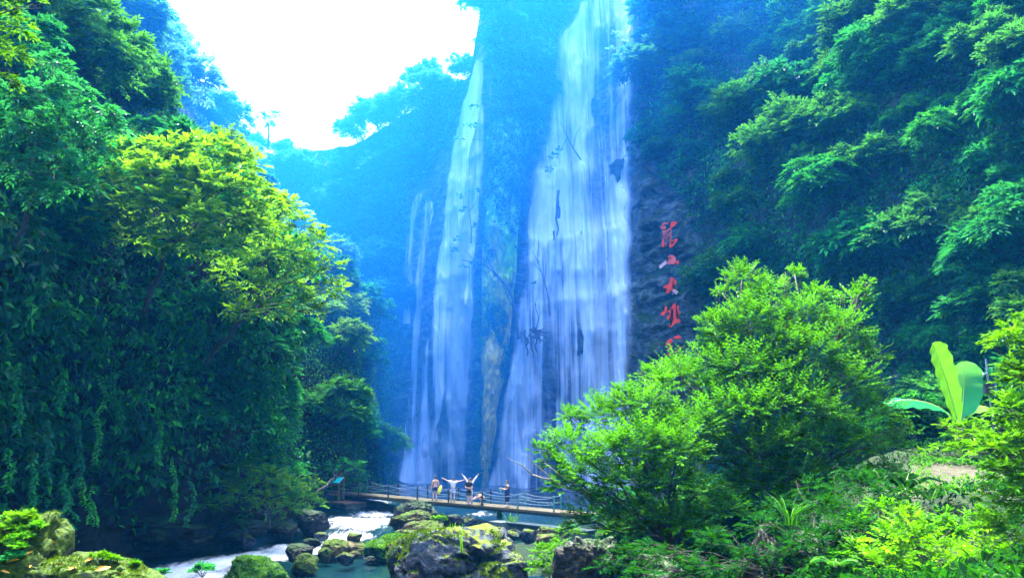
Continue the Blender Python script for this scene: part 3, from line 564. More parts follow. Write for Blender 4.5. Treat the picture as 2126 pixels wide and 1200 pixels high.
def scatter(pts, nrm, mask, space, rfun, kinds, labelf, tries=6000, depth_in=0.25, maxn=400, name='tree'):
    """dart throwing over a surface, spacing measured in metres scaled by tree size"""
    ii, jj = np.where(mask > 0); done = []; n = 0
    for _ in range(tries):
        k = rng.integers(len(ii)); p = pts[ii[k], jj[k]]; r = rfun(p)
        if done:
            q = np.array([d[0] for d in done]); rr = np.array([d[1] for d in done])
            if (np.linalg.norm(q - p, axis=1) < space * 0.5 * (rr + r)).any(): continue
        nv = nrm[ii[k], jj[k]]; done.append((p, r)); lab = labelf(p)
        kd = kinds(p); tree(kd, p - nv * r * depth_in, r, nv[:2] + 1e-4, lab[0], lab[1], lab[2], name if r > 1.6 else 'shrub'); n += 1
        if n >= maxn: break
    return n
def right_label(p):
    x, y = topix(p)
    if x < 1480: s = 'blue-hazed leafy tree clinging to the cliff just right of the main fall'
    elif y < 260 and x < 1800: s = 'hazy blue-green tree high on the cliff right of the main fall'
    elif y < 260: s = 'layered green tree in the upper right corner of the gorge'
    elif x < 1750: s = 'teal-green tree on the cliff above the bright foreground bush'
    elif y < 560: s = 'layered dark green tree on the right-hand wall'
    else: s = 'dark shaded tree low on the right-hand wall behind the banana plant'
    return s, 'tree', s.replace('tree', 'trees', 1)
def back_label(p):
    x, y = topix(p)
    if y < 330 and x < 790: s = 'pale blue hazy tree on the skyline of the far valley rim'
    elif x < 790: s = 'hazy blue tree on the far valley wall left of the falls'
    elif x > 990: s = 'blue hazy tree growing between the two large falls near their tops'
    else: s = 'blue tree on the shoulder of the cliff left of the narrow fall'
    return s, 'tree', s.replace('tree', 'trees', 1)
def left_label(p):
    x, y = topix(p)
    if y < 250 and x > 220: s = 'sunlit yellow-green tree on the upper edge of the left hillside'
    elif y < 300: s = 'blue-shaded tree high on the left hillside'
    elif x > 380 and y < 700: s = 'leafy tree leaning out over the gorge from the left hillside'
    elif y < 650: s = 'large-leaved tree with glossy teal leaves on the left hillside'
    else: s = 'dark leafy shrub low on the left hillside'
    return s, 'tree', s.replace('tree', 'trees', 1).replace('shrub', 'shrubs')
rm = cm * (cpx > 1335) * (cpx < 2230) * (cpy > -120) * (cpy < 1000)
rm2 = rm * ~((cpy > 690) & (cpx > 1400) & (cpx < 1860)) * ~((cpy > 370) & (cpy < 800) & (cpx < 1515))
scatter(CP, CNn, rm2, 1.05, lambda p: rng.uniform(1.7, 4.6) * (0.55 + 0.45 * min(1, p[1] / 70)), lambda p: rng.choice(['layered', 'drooping', 'round', 'bigleaf', 'yellow'], p=[0.32, 0.22, 0.32, 0.14, 0.0]), right_label, 5000, 0.3, 125)
bm = cm * (cpx < 1000) * (cpy > 40)
scatter(CP, CNn, bm, 1.0, lambda p: rng.uniform(2.0, 4.4), lambda p: (rng.choice(['yellow', 'round']) if topix(p)[1] < 345 and topix(p)[0] < 770 else rng.choice(['round', 'round', 'layered', 'drooping'])), back_label, 4000, 0.3, 60)  # rim crowns take the yellow leaf, painting sunlight on the skyline
gm = cm * (cpx > 985) * (cpx < 1300) * (cpy < 300)
scatter(CP, CNn, gm, 0.95, lambda p: rng.uniform(1.5, 2.8), lambda p: rng.choice(['round', 'drooping', 'layered']), back_label, 2500, 0.1, 30)
lm2 = (lm > 0.3) & (lpx > -80) & (lpx < 740) & (lpy > -80) & (lpy < 1060) & ~((lpy > 930) & (lpx < 480))
def left_kind(p):
    x, y = topix(p)
    if y < 300 and x > 200: return rng.choice(['yellow', 'round', 'round', 'layered'])
    if x > 420 and y < 700: return rng.choice(['yellow', 'bigleaf', 'layered'])
    if y < 300: return rng.choice(['layered', 'round', 'bigleaf'])
    return rng.choice(['bigleaf', 'bigleaf', 'drooping', 'layered'])
def left_r(p):
    x, y = topix(p); return (rng.uniform(1.3, 3.0) if y > 300 else rng.uniform(1.9, 4.2)) * (0.8 if y > 700 else 1.0)
scatter(LP, LNn, lm2.astype(float), 1.0, left_r, left_kind, left_label, 6000, 0.2, 150)
def ridge_label(p):
    s = 'teal-green tree on the ridge left of the narrow falls'; return s, 'tree', 'trees on the ridge left of the narrow falls'
scatter(RP, RNn, ((rpx > 600) & (rpy < 1010) & (rpy > 540) & (RP[..., 2] > 2)).astype(float), 0.95, lambda p: rng.uniform(1.5, 2.9), lambda p: rng.choice(['layered', 'round', 'round', 'yellow']), ridge_label, 2000, 0.25, 32)
def bank_label(p):
    x, y = topix(p); s = 'dark green shrub on the right bank behind the foreground bush' if x < 1700 else 'dark green shrub on the right bank around the sandy slope'
    return s, 'shrub', s.replace('shrub', 'shrubs', 1)
GPb = np.stack([GX, GY, GZ], -1); GNb = surf_normals(GPb); GNb *= np.where(GNb[..., 2:] < 0, -1, 1); gbx, gby = topix(np.stack([GX, np.maximum(GY, 1), GZ], -1))
bk = ((GX > 3) & (GY > 24) & (GY < 62) & (GZ > 0.9) & (gbx > 1190) & (gbx < 2250) & ~((gbx > 1850) & (gbx < 2090) & (GY < 31))).astype(float)
scatter(GPb, GNb, bk, 0.8, lambda p: rng.uniform(1.0, 2.0), lambda p: 'dim' if p[1] < 40 or rng.uniform() < 0.5 else rng.choice(['round', 'drooping']), bank_label, 3000, 0.3, 60, 'shrub')
SHORT_LAB = {
 'blue-hazed leafy tree clinging to the cliff just right of the main fall': 'blue-hazed tree just right of the main fall',
 'hazy blue-green tree high on the cliff right of the main fall': 'hazy tree high on the right cliff',
 'layered green tree in the upper right corner of the gorge': 'green tree in the top right corner',
 'teal-green tree on the cliff above the bright foreground bush': 'teal tree above the foreground bush',
 'layered dark green tree on the right-hand wall': 'dark green tree on the right wall',
 'dark shaded tree low on the right-hand wall behind the banana plant': 'shaded tree behind the banana plant',
 'pale blue hazy tree on the skyline of the far valley rim': 'pale tree on the far skyline',
 'hazy blue tree on the far valley wall left of the falls': 'blue tree on the far valley wall',
 'blue hazy tree growing between the two large falls near their tops': 'blue tree between the two falls',
 'blue tree on the shoulder of the cliff left of the narrow fall': 'blue tree left of the narrow fall',
 'sunlit yellow-green tree on the upper edge of the left hillside': 'sunlit tree topping the left hillside',
 'blue-shaded tree high on the left hillside': 'blue-shaded tree high on the left hillside',
 'leafy tree leaning out over the gorge from the left hillside': 'tree leaning out from the left hillside',
 'large-leaved tree with glossy teal leaves on the left hillside': 'glossy teal tree on the left hillside',
 'dark leafy shrub low on the left hillside': 'dark shrub low on the left hillside',
 'teal-green tree on the ridge left of the narrow falls': 'teal tree on the ridge behind the awning',
 'dark green shrub on the right bank behind the foreground bush': 'dark shrub behind the foreground bush',
 'dark green shrub on the right bank around the sandy slope': 'dark shrub around the sandy slope'}
KW = {'round': 'rounded', 'layered': 'layered', 'drooping': 'drooping', 'bigleaf': 'broad-leaved', 'dim': 'dense', 'yellow': 'sun-yellow'}
for g_ in sorted(set(l[4] for l in LAB)):
    L_ = [l for l in LAB if l[4] == g_]; xy = np.array([topix(l[1]) for l in L_]); rr = np.array([l[2] for l in L_]); nx = np.argsort(np.argsort(xy[:, 0])); ny = np.argsort(np.argsort(xy[:, 1])); nr = np.argsort(np.argsort(rr)); n_ = len(L_)
    for k, l in enumerate(L_):
        a = min(2, 3 * ny[k] // n_); b = min(2, 3 * nx[k] // n_); c = min(2, 3 * nr[k] // n_); pos = [['upper left', 'top', 'upper right'], ['left', 'middle', 'right'], ['lower left', 'bottom', 'lower right']][a][b]
        base_ = SHORT_LAB[l[0]['label']]; l[0]['label'] = '%s %s %s, %s part' % (['small', 'mid-sized', 'large'][c], KW[l[3]], base_, pos)
# ------------------------------------------------------------------ boulders and stones
_bm = {}
def ico(sub):
    if sub not in _bm:
        b = bmesh.new(); bmesh.ops.create_icosphere(b, subdivisions=sub, radius=1); b.verts.ensure_lookup_table()
        _bm[sub] = (np.array([v.co[:] for v in b.verts]), np.array([[v.index for v in f.verts] for f in b.faces])); b.free()
    return _bm[sub]
BLD = {}
def boulder(x0, x1, yt, yb, D, mat, seed, label, name='boulder', sub=5, rough=1.0, deep=0.8, low=1.25, cat='boulder', group=None, rz=None, skew=0.0):
    n, F = ico(sub); c = at((x0 + x1) / 2, (yt + yb) / 2, D); a = (x1 - x0) / 2 * D / FPX; b = (yb - yt) / 2 * D / FPX
    p = np.sign(n) * np.abs(n) ** 0.85; s = n + seed * 7.7; rs = np.random.default_rng(seed)
    for _ in range(16):
        d = norm(rs.normal(size=3)); h = rs.uniform(0.62, 0.92); q = p @ d; p = p - d * (np.maximum(0, q - h) * 0.9)[:, None]
    r = 1 + rough * (0.30 * fbm(s * 1.1, 2, seed) + 0.16 * (0.5 - np.abs(fbm(s * 2.2, 4, seed + 5))) + 0.07 * fbm(s * 6, 3, seed + 9) - 0.10 * (np.abs(fbm(s * 3.5, 3, seed + 11)) < 0.07))
    V = p * r[:, None]; V = V / np.array([(V[:, 0].max() - V[:, 0].min()) / 2, 1.0, V[:, 2].max()])
    V[:, 2] = np.where(V[:, 2] < 0, V[:, 2] * low, V[:, 2]); V[:, 0] += skew * V[:, 2]
    V = V * np.array([a, a * deep, b])
    o = obj(name, mesh_np(name, V, F, M[mat], True), None, tuple(c), label=label, cat=cat, group=group); BLD.setdefault(label, V + c); return o
def on_mesh(key, px, py):
    W = BLD[key]; x, y = topix(W); d = np.hypot(x - px, y - py); k = np.where(d < max(6, d.min() + 2))[0]; return W[k[np.argmin(W[k, 1])]]
def moss_on(o, per_m2, LL, mat, thr, seed):
    me = o.data; V = np.empty(len(me.vertices) * 3, np.float32); me.vertices.foreach_get('co', V); V = V.reshape(-1, 3).astype(float); F = np.empty(len(me.polygons) * 3, np.int32); me.loops.foreach_get('vertex_index', F); F = F.reshape(-1, 3)
    a, b, c = V[F[:, 0]], V[F[:, 1]], V[F[:, 2]]; n = np.cross(b - a, c - a); ar = np.linalg.norm(n, axis=1) / 2; n = norm(n); ctr = (a + b + c) / 3; W = ctr + np.array(o.location)
    m = (n[:, 2] * 0.5 + 0.9 * fbm(W * 1.6, 4, seed) > thr) & (n[:, 1] < 0.6) & (ctr[:, 2] > -0.35 * V[:, 2].max()); k = rng.poisson(ar * per_m2 * m); idx = np.repeat(np.arange(len(F)), k)
    f = np.sort(rng.uniform(0, 1, (2, len(idx))), 0)[..., None]; Q = a[idx] * f[0] + b[idx] * (f[1] - f[0]) + c[idx] * (1 - f[1]); nn = n[idx]
    t = 0.45 + 0.6 * fbm((Q + np.array(o.location)) * 3, 3, seed + 2) + rng.uniform(-0.2, 0.2, len(Q))
    obj('moss', leaf_mesh('moss', Q - nn * 0.004, nn * 0.8 + 0.7 * rdir(len(Q)), nn + 0.6 * rdir(len(Q)), LL * rng.uniform(0.5, 1.3, len(Q)), LL * 0.5, t, M[mat]), o, kind='stuff')
M['moss_leaf'] = leaf('moss_leaf', (0.006, 0.030, 0.001), (0.030, 0.085, 0.002), (0.10, 0.17, 0.003), 0.2, (0.2, 0.35, 0.0), rough=0.8, spec=0.03)
o_grey = boulder(820, 1104, 1098, 1290, 24, 'rock_grey', 3, 'big grey boulder with yellow moss at the bottom centre', sub=6, deep=0.8, rough=1.25)
o_b1 = boulder(-70, 150, 1072, 1330, 13, 'rock_mossy', 8, 'large mossy boulder with leafy plants in the bottom left corner', sub=6, deep=0.9)
o_b2 = boulder(90, 365, 1150, 1320, 12.5, 'rock_mossy', 12, 'low mossy boulder strewn with yellow leaves at the bottom left', sub=6, deep=0.9)
o_b3 = boulder(462, 606, 1156, 1250, 34.5, 'rock_green', 15, 'rounded green mossy boulder in the stream at the bottom', sub=5, rough=0.7)
boulder(596, 650, 1129, 1162, 41, 'rock_wet_shaded', 18, 'dark wet stone stacked behind a second one in the stream', sub=5, rough=0.8)
boulder(602, 660, 1150, 1200, 39.5, 'rock_mossy', 21, 'grey-green stone in front of the dark wet one', sub=5, rough=0.9)
boulder(662, 722, 1118, 1162, 44, 'rock_tan', 24, 'yellowish pointed stone at the left end of the stone row', sub=5)
boulder(658, 692, 1136, 1164, 42.5, 'rock_mossy', 27, 'small moss-topped stone below the yellowish pointed one', sub=4)
boulder(700, 770, 1124, 1152, 45.5, 'rock_tan', 30, 'flat pale stone between the yellowish one and the grassy mound', sub=5)
o_b4 = boulder(758, 856, 1110, 1168, 43.5, 'rock_green', 33, 'bright green mossy mound in the stream', sub=5, rough=0.9)
boulder(818, 935, 1082, 1142, 47.5, 'rock_tan', 36, 'long tan tufa rock behind the green mound', sub=6, rough=1.3)
boulder(812, 906, 1060, 1112, 50.5, 'rock_tan', 39, 'knobbly tan tufa rock under the slender pier', sub=6, rough=1.4)
boulder(812, 912, 1038, 1106, 56.5, 'rock_wet_shaded', 42, 'large dark rock in the shade under the footbridge', sub=5)
boulder(912, 962, 1068, 1112, 52.5, 'rock_wet_shaded', 45, 'dark grey rock below the pipe', sub=5)
boulder(945, 992, 1070, 1108, 55, 'rock_grey', 48, 'pale grey-green rock below the pipe', sub=5)
boulder(968, 1012, 1108, 1142, 40, 'rock_tan', 51, 'pinkish tan stone behind the big grey boulder', sub=5)
boulder(1004, 1062, 1098, 1130, 38, 'rock_green', 54, 'mossy stone behind the right shoulder of the grey boulder', sub=5)
boulder(1112, 1158, 1092, 1120, 43, 'rock_tan', 57, 'pale round stone by the right end of the low wall', sub=5)
boulder(1150, 1185, 1094, 1116, 43.5, 'rock_grey', 60, 'small grey stone next to the pale round one', sub=4)
boulder(1078, 1115, 1098, 1122, 42, 'rock_grey', 63, 'small brownish stone in front of the thick pier', sub=4)
boulder(1160, 1290, 1118, 1290, 22.5, 'rock_wet_shaded', 66, 'brown rock in shade under the foreground bush', sub=5, rough=1.3)
boulder(1280, 1480, 1150, 1340, 17, 'rock_wet_shaded', 69, 'dark rock at the bottom edge beneath the bush', sub=5, rough=1.2)
boulder(1520, 1720, 1085, 1290, 16.5, 'rock_wet_shaded', 72, 'dark grey rock with grass on top, right of the bush trunk', sub=5, rough=1.2)
boulder(535, 615, 1074, 1114, 51.5, 'rock_wet_shaded', 75, 'dark rock at the water line under the left bank shrub', sub=5)
boulder(612, 682, 1056, 1106, 53.5, 'rock_wet_shaded', 78, 'grey bank rock at the right tip of the left bank', sub=5)
boulder(500, 532, 1108, 1135, 46.5, 'rock_grey', 81, 'small pale stone at the water line on the left', sub=4)
boulder(395, 545, 1078, 1126, 49.5, 'rock_wet_shaded', 84, 'dark undercut rock along the left bank', sub=5)
boulder(180, 440, 1066, 1142, 46, 'rock_wet_shaded', 86, 'black rock wall under the overhang on the left', sub=5)
moss_on(o_grey, 900, 0.075, 'moss_leaf', 0.42, 5); moss_on(o_b1, 1500, 0.045, 'moss_leaf', 0.36, 6); moss_on(o_b2, 1500, 0.045, 'moss_leaf', 0.40, 7); moss_on(o_b3, 500, 0.09, 'grass', 0.32, 8); moss_on(o_b4, 500, 0.11, 'grass', 0.12, 9)
for i, (x0, x1, y0, y1, lab) in enumerate(((1262, 1302, 326, 392, 'dark wet rock jutting through the right side of the main fall'), (1150, 1166, 400, 500, 'narrow dark rock standing in the left half of the main fall'), (1196, 1212, 676, 728, 'small dark rock low in the main fall'), (1226, 1240, 200, 262, 'small dark rock high in the main fall'))):
    yy = float(cliff_at(np.array((x0 + x1) / 2.), np.array((y0 + y1) / 2.))[1]); boulder(x0, x1, y0, y1, yy - 0.35, 'cliff', 140 + i, lab, 'rock_outcrop', 5, 2.2, 0.7, 1.0, 'rock')
for i, (x, y, w, D) in enumerate([(716, 1155, 20, 41), (735, 1150, 14, 42), (770, 1160, 12, 41), (900, 1120, 20, 44), (930, 1108, 22, 47), (1010, 1102, 16, 48), (1065, 1108, 20, 41), (1135, 1118, 22, 40), (650, 1125, 18, 46), (668, 1112, 16, 50), (735, 1113, 16, 46), (880, 1146, 18, 38)]):
    boulder(x - w, x + w, y - w * 0.5, y + w * 0.6, D, ['rock_grey', 'rock_tan', 'rock_wet_shaded'][i % 3], 100 + i, 'small stone at the edge of the stream below the footbridge', 'stone', 4, cat='stone', group='small stones along the stream')

# ------------------------------------------------------------------ footbridge, pipe, abutment
ZD = 1.8
A0, B0 = gp(np.array(668.), np.array(1019.5), ZD), gp(np.array(1215.), np.array(1069.), ZD)
dv = norm(B0 - A0); pv_ = np.array([-dv[1], dv[0], 0]); pv_ = pv_ if pv_[1] > 0 else -pv_; WD = 1.7; LB = float(np.linalg.norm(B0 - A0)); RZ = math.atan2(dv[1], dv[0])
def dpt(px, off, z=ZD):
    lo, hi = -0.2, 1.2
    for _ in range(40):
        m = (lo + hi) / 2; q = A0 + (B0 - A0) * m + pv_ * off
        if topix(q)[0] < px: lo = m
        else: hi = m
    q = A0 + (B0 - A0) * lo + pv_ * off; q[2] = z; return q
br = empty('footbridge', tuple(A0 + pv_ * WD / 2 - np.array([0, 0, 0.3])), label='narrow footbridge with rope railings crossing in front of the falls', cat='bridge')
bl = np.array(br.location)
def bpart(name, mb, mat, **k): 
    mb.V = [tuple(np.array(v) - bl) for v in mb.V]; return obj(name, mb.mesh(name, M[mat]), br, **k)
mb = MB(); nb = int(LB / 0.2)
for i in range(nb):
    c = A0 + dv * (i + 0.5) * LB / nb + pv_ * WD / 2; mb.box((c[0], c[1], ZD - 0.03 + random.uniform(-0.008, 0.008)), (0.092, WD / 2 + random.uniform(-0.01, 0.02), 0.025), RZ)
bpart('planking', mb, 'wood', kind='stuff')
for off in (0.10, WD - 0.10):
    c = (A0 + B0) / 2 + pv_ * off; bpart('beam', MB().box((c[0], c[1], ZD - 0.17), (LB / 2, 0.06, 0.105), RZ), 'steel')
c = (A0 + B0) / 2 - pv_ * 0.03; bpart('edge_board', MB().box((c[0], c[1], ZD - 0.06), (LB / 2, 0.03, 0.07), RZ), 'wood')
near = [690, 744, 806, 866.5, 931, 1001, 1075, 1150]; far = [715, 769, 826.5, 888, 952, 1019, 1091, 1165]
tops = []
for lst, off in ((near, 0.06), (far, WD - 0.06)):
    row = []
    for x in lst:
        q = dpt(x, off); m = MB(); m.tube([(q[0], q[1], ZD - 0.1), (q[0], q[1], ZD + 0.92)], 0.055, 8); m.tube([(q[0], q[1], ZD + 0.92), (q[0], q[1], ZD + 0.96)], [0.07, 0.05], 8)
        bpart('post', m, 'steel' if x < 1040 else 'steel_teal'); row.append(q)
    for z, sg in ((0.86, 0.16), (0.45, 0.10)):
        for a, b in zip(row[:-1], row[1:]):
            m = MB(); m.tube([(a[0] + (b[0] - a[0]) * t, a[1] + (b[1] - a[1]) * t, ZD + z - sg * 4 * t * (1 - t)) for t in np.linspace(0, 1, 9)], 0.015, 5); bpart('rope', m, 'rope')
for x, yb, rad, mt in ((855, 1068, 0.13, 'steel'), (1037, 1108, 0.19, 'steel_teal')):
    q = dpt(x, WD / 2); zb = at(np.array(x), np.array(yb), q[1])[2]; m = MB(); m.tube([(q[0], q[1], zb), (q[0], q[1], ZD - 0.25)], rad, 12); m.box((q[0], q[1], ZD - 0.30), (0.25, WD / 2, 0.05), RZ); bpart('pier', m, mt)
pp = [at(np.array(x), np.array(y), d) for x, y, d in ((735, 1036, 67.5), (790, 1050, 65), (850, 1062, 62.5), (940, 1078, 59), (1045, 1094, 55))]
m = MB(); m.tube(pp, 0.27, 12); 
for i in (1, 2, 3):
    d = Vector(pp[i + 1]) - Vector(pp[i]); d.normalize(); m.tube([Vector(pp[i]) - d * 0.06, Vector(pp[i]) + d * 0.06], 0.36, 12)
obj('pipe', m.mesh('pipe', M['pipe'], True), label='dark water pipe running under the footbridge', cat='pipe')
q = at(np.array(1040.), np.array(1100.), 53.5); obj('pipe_block', MB().box((0, 0, 0), (0.6, 0.6, 0.75)).mesh('pipe_block', M['concrete']), None, (q[0], q[1], q[2] - 0.2), (0, 0, RZ), label='dark concrete block holding the right end of the pipe', cat='block')
wl_ = empty('low_wall', tuple(at(np.array(1120.), np.array(1104.), 50.5)), RZ, label='low dark wall with a blue-grey coping under the right half of the bridge', cat='wall')
obj('wall', MB().box((0.6, 0.3, -0.35), (3.2, 0.35, 0.62)).mesh('wall', M['concrete']), wl_); obj('coping', MB().box((0.6, 0.25, 0.33), (3.3, 0.45, 0.055)).mesh('coping', M['pipe']), wl_)
ab = at(np.array(700.), np.array(1070.), 66.0)
abut = empty('abutment', (ab[0], ab[1], 0), RZ, label='dark concrete abutment under the left end of the footbridge', cat='abutment')
obj('block', MB().box((-1.5, 1.2, 0.0), (3.2, 1.5, 1.15)).mesh('block', M['concrete']), abut); obj('cap', MB().box((-1.5, 1.1, 1.2), (3.35, 1.7, 0.05)).mesh('cap', M['brown']), abut)
obj('strut', MB().tube([(1.6, 0.6, -0.6), (0.9, 0.8, 1.1)], 0.14, 8).mesh('strut', M['steel']), abut)
sh = at(np.array(690.), np.array(1030.), 66.5); shel = empty('shelter', (sh[0], sh[1], 1.25), RZ * 0.3, label='small shelter with a turquoise awning beside the left end of the bridge', cat='shelter')
aw = []
for i in range(9):
    for j in range(5):
        u = i / 8; v_ = j / 4; aw.append((-0.75 + 1.5 * u, -0.45 + 0.9 * v_, 1.42 + 0.45 * u + 0.18 * math.sin(u * math.pi) - 0.42 * (1 - v_)))
G = np.array(aw).reshape(9, 5, 3); obj('awning', grid_mesh('awning', G, M['canopy'], True), shel)
obj('frame', MB().tube([(-0.8, -0.48, 0.95), (0.78, -0.48, 1.40)], 0.04, 6).tube([(-0.8, -0.48, 0.95), (-0.8, 0.48, 1.4)], 0.04, 6).tube([(0.78, -0.48, 1.4), (0.78, 0.48, 1.85)], 0.04, 6).mesh('frame', M['brown']), shel)
for sx, sy, zt in ((-0.78, -0.45, 1.0), (0.76, -0.45, 1.4), (-0.78, 0.45, 1.4), (0.76, 0.45, 1.85)): obj('post', MB().tube([(sx, sy, -0.1), (sx, sy, zt)], 0.07, 8).mesh('post', M['brown']), shel)
obj('rail', MB().box((0, -0.45, 0.55), (0.8, 0.03, 0.09)).box((0, -0.45, 0.8), (0.8, 0.03, 0.05)).mesh('rail', M['brown']), shel)

# ------------------------------------------------------------------ people
def skin_mesh(name, verts, edges, radii, mat, root=0, sub=2):
    me = bpy.data.meshes.new(name); me.from_pydata([tuple(v) for v in verts], edges, []); me.update(); me.materials.append(mat)
    o = bpy.data.objects.new(name, me); COL.objects.link(o)
    sk = o.modifiers.new('skin', 'SKIN'); sk.use_smooth_shade = True
    sv = me.skin_vertices[0].data if me.skin_vertices else None
    if sv is None:
        bm = bmesh.new(); bm.from_mesh(me); bm.verts.layers.skin.verify(); bm.to_mesh(me); bm.free(); sv = me.skin_vertices[0].data
    for i, r in enumerate(radii): sv[i].radius = (r, r) if not hasattr(r, '__len__') else r
    for i in range(len(verts)): sv[i].use_root = (i == root)
    ss = o.modifiers.new('sub', 'SUBSURF'); ss.levels = 1; ss.render_levels = sub
    return o
def person(label, loc, rz, J, outfit, hair='short', held=None):
    """J: joints in metres, the person faces -Y; outfit: list of (part name, joint chain list, extra radius, material)"""
    e = empty('person', tuple(loc), rz, 1, label=label, cat='person', group='people standing on the footbridge')
    names = [n for n in J if n != 'face']; V = [Vector(J[n][0]) for n in names]; Rr = [J[n][1] for n in names]; ix = {n: i for i, n in enumerate(names)}
    E = [('pelvis', 'waist'), ('waist', 'chest'), ('chest', 'neck'), ('neck', 'jaw'), ('jaw', 'head'), ('head', 'crown')]
    for s in 'lr': E += [('chest', s + 'shoulder'), (s + 'shoulder', s + 'elbow'), (s + 'elbow', s + 'wrist'), (s + 'wrist', s + 'palm'), ('pelvis', s + 'hip'), (s + 'hip', s + 'knee'), (s + 'knee', s + 'ankle'), (s + 'ankle', s + 'toe')]
    Ei = [(ix[a], ix[b]) for a, b in E]
    hd = V[ix['head']]; f = Vector(J.get('face', ((0, -1, 0), 0))[0]) if 'face' in J else Vector((0, -1, 0))
    # fingers and nose continue the same surface
    for s in 'lr':
        p = V[ix[s + 'palm']]; d = (p - V[ix[s + 'wrist']]).normalized(); a = d.cross(Vector((0.2, 1, 0.1))).normalized()
        for k, (o_, ln) in enumerate(((-0.028, 0.07), (-0.010, 0.082), (0.010, 0.078), (0.028, 0.06))):
            b0 = p + a * o_ + d * 0.03; V += [b0, b0 + d * ln]; Rr += [0.009, 0.007]; n = len(V); Ei += [(ix[s + 'palm'], n - 2), (n - 2, n - 1)]
        b0 = p - a * 0.045 + d * 0.0; V += [b0, b0 + (d - a * 0.6).normalized() * 0.05]; Rr += [0.010, 0.008]; n = len(V); Ei += [(ix[s + 'palm'], n - 2), (n - 2, n - 1)]
    V.append(hd + f * 0.11 + Vector((0, 0, -0.01))); Rr.append(0.014); Ei.append((ix['head'], len(V) - 1))
    o = skin_mesh('body', V, Ei, Rr, M['skin'], ix['pelvis']); o.parent = e
    for nm, chains, ex, mat in outfit:
        W = []; r2 = []; E2 = []; mp = {}
        for ch in chains:
            for q in ch:
                if q[0] if isinstance(q, tuple) else q not in mp: pass
            prev = None
            for q in ch:
                key = q
                if key not in mp:
                    if isinstance(q, tuple): a, b, t = q; W.append(V[ix[a]].lerp(V[ix[b]], t)); ra, rb = J[a][1], J[b][1]; ra = ra if not hasattr(ra, '__len__') else ra[0]; rb = rb if not hasattr(rb, '__len__') else rb[0]; r2.append(ra + (rb - ra) * t + ex)
                    else: W.append(V[ix[q]]); r_ = J[q][1]; r2.append((r_[0] + ex, r_[1] + ex) if hasattr(r_, '__len__') else r_ + ex)
                    mp[key] = len(W) - 1
                if prev is not None: E2.append((mp[prev], mp[key]))
                prev = key
        c = skin_mesh(nm, W, E2, r2, M[mat], 0); c.parent = e
    # hair cap, eyes, ears
    n, F = ico(3); hv = n * np.array([0.098, 0.108, 0.105]); k = (n[:, 2] > 0.05) | ((n @ np.array(-f) > 0.1) & (n[:, 2] > (-0.75 if hair == 'short' else -1.2)))
    keep = k[F].all(1); hv = hv * (1 + 0.05 * fbm(n * 6, 2, 5))[:, None]
    if hair == 'long': hv[:, 2] = np.where(hv[:, 2] < 0, hv[:, 2] * 2.2, hv[:, 2])
    obj('hair', mesh_np('hair', hv, F[keep], M['hair'], True), e, tuple(hd + Vector((0, 0, 0.03))))
    sd_ = f.cross(Vector((0, 0, 1))).normalized()
    for s in (-1, 1):
        obj('eye', mesh_np('eye', ico(1)[0] * 0.011, ico(1)[1], M['hair'], True), e, tuple(hd + f * 0.083 + sd_ * 0.032 * s + Vector((0, 0, 0.012))))
        obj('ear', mesh_np('ear', ico(1)[0] * np.array([0.012, 0.02, 0.03]), ico(1)[1], M['skin'], True), e, tuple(hd + sd_ * 0.092 * s))
    if held:
        for nm, me, lc, rt, lab, ct in held:
            mw = Matrix.Translation(Vector(loc)) @ Matrix.Rotation(rz, 4, 'Z'); h = obj(nm, me, None, tuple(mw @ Vector(lc)), (rt[0], rt[1], rt[2] + rz), label=lab, cat=ct)
    return e
def joints(**kw):
    J = dict(pelvis=((0, 0, 0.95), (0.15, 0.11)), waist=((0, 0, 1.12), (0.135, 0.095)), chest=((0, 0, 1.33), (0.15, 0.11)), neck=((0, 0, 1.47), 0.055), jaw=((0, -0.015, 1.54), 0.068), head=((0, -0.02, 1.61), 0.086), crown=((0, -0.01, 1.68), 0.065))
    for s, g in (('l', 1), ('r', -1)):
        J.update({s + 'shoulder': ((0.19 * g, 0, 1.40), 0.062), s + 'elbow': ((0.25 * g, 0.03, 1.12), 0.045), s + 'wrist': ((0.27 * g, -0.04, 0.87), 0.03), s + 'palm': ((0.27 * g, -0.06, 0.79), (0.035, 0.02)),
                  s + 'hip': ((0.09 * g, 0, 0.90), 0.092), s + 'knee': ((0.10 * g, -0.02, 0.50), 0.062), s + 'ankle': ((0.10 * g, 0.02, 0.07), 0.042), s + 'toe': ((0.11 * g, -0.15, 0.035), 0.036)})
    for k, v in kw.items():
        r = J[k][1] if k in J else 0.0
        J[k] = (v, r)
    return J
def stand(px, off): return dpt(px, off, ZD + 0.002)
TS = [('pelvis', 'waist', 'chest', ('chest', 'neck', 0.6)), ('chest', 'lshoulder', ('lshoulder', 'lelbow', 0.65)), ('chest', 'rshoulder', ('rshoulder', 'relbow', 0.65))]
LS = [('pelvis', 'waist', 'chest', ('chest', 'neck', 0.6)), ('chest', 'lshoulder', 'lelbow', 'lwrist'), ('chest', 'rshoulder', 'relbow', 'rwrist')]
SHORT = [(('pelvis', 'waist', 0.5), 'pelvis', 'lhip', ('lhip', 'lknee', 0.9)), ('pelvis', 'rhip', ('rhip', 'rknee', 0.9))]
LONG = [(('pelvis', 'waist', 0.5), 'pelvis', 'lhip', 'lknee', 'lankle'), ('pelvis', 'rhip', 'rknee', 'rankle')]
def shoes(c): return [('shoe', [('lankle', 'ltoe')], 0.012, c), ('shoe', [('rankle', 'rtoe')], 0.012, c)]
BACK = R(180 + 40)     # turned towards the falls
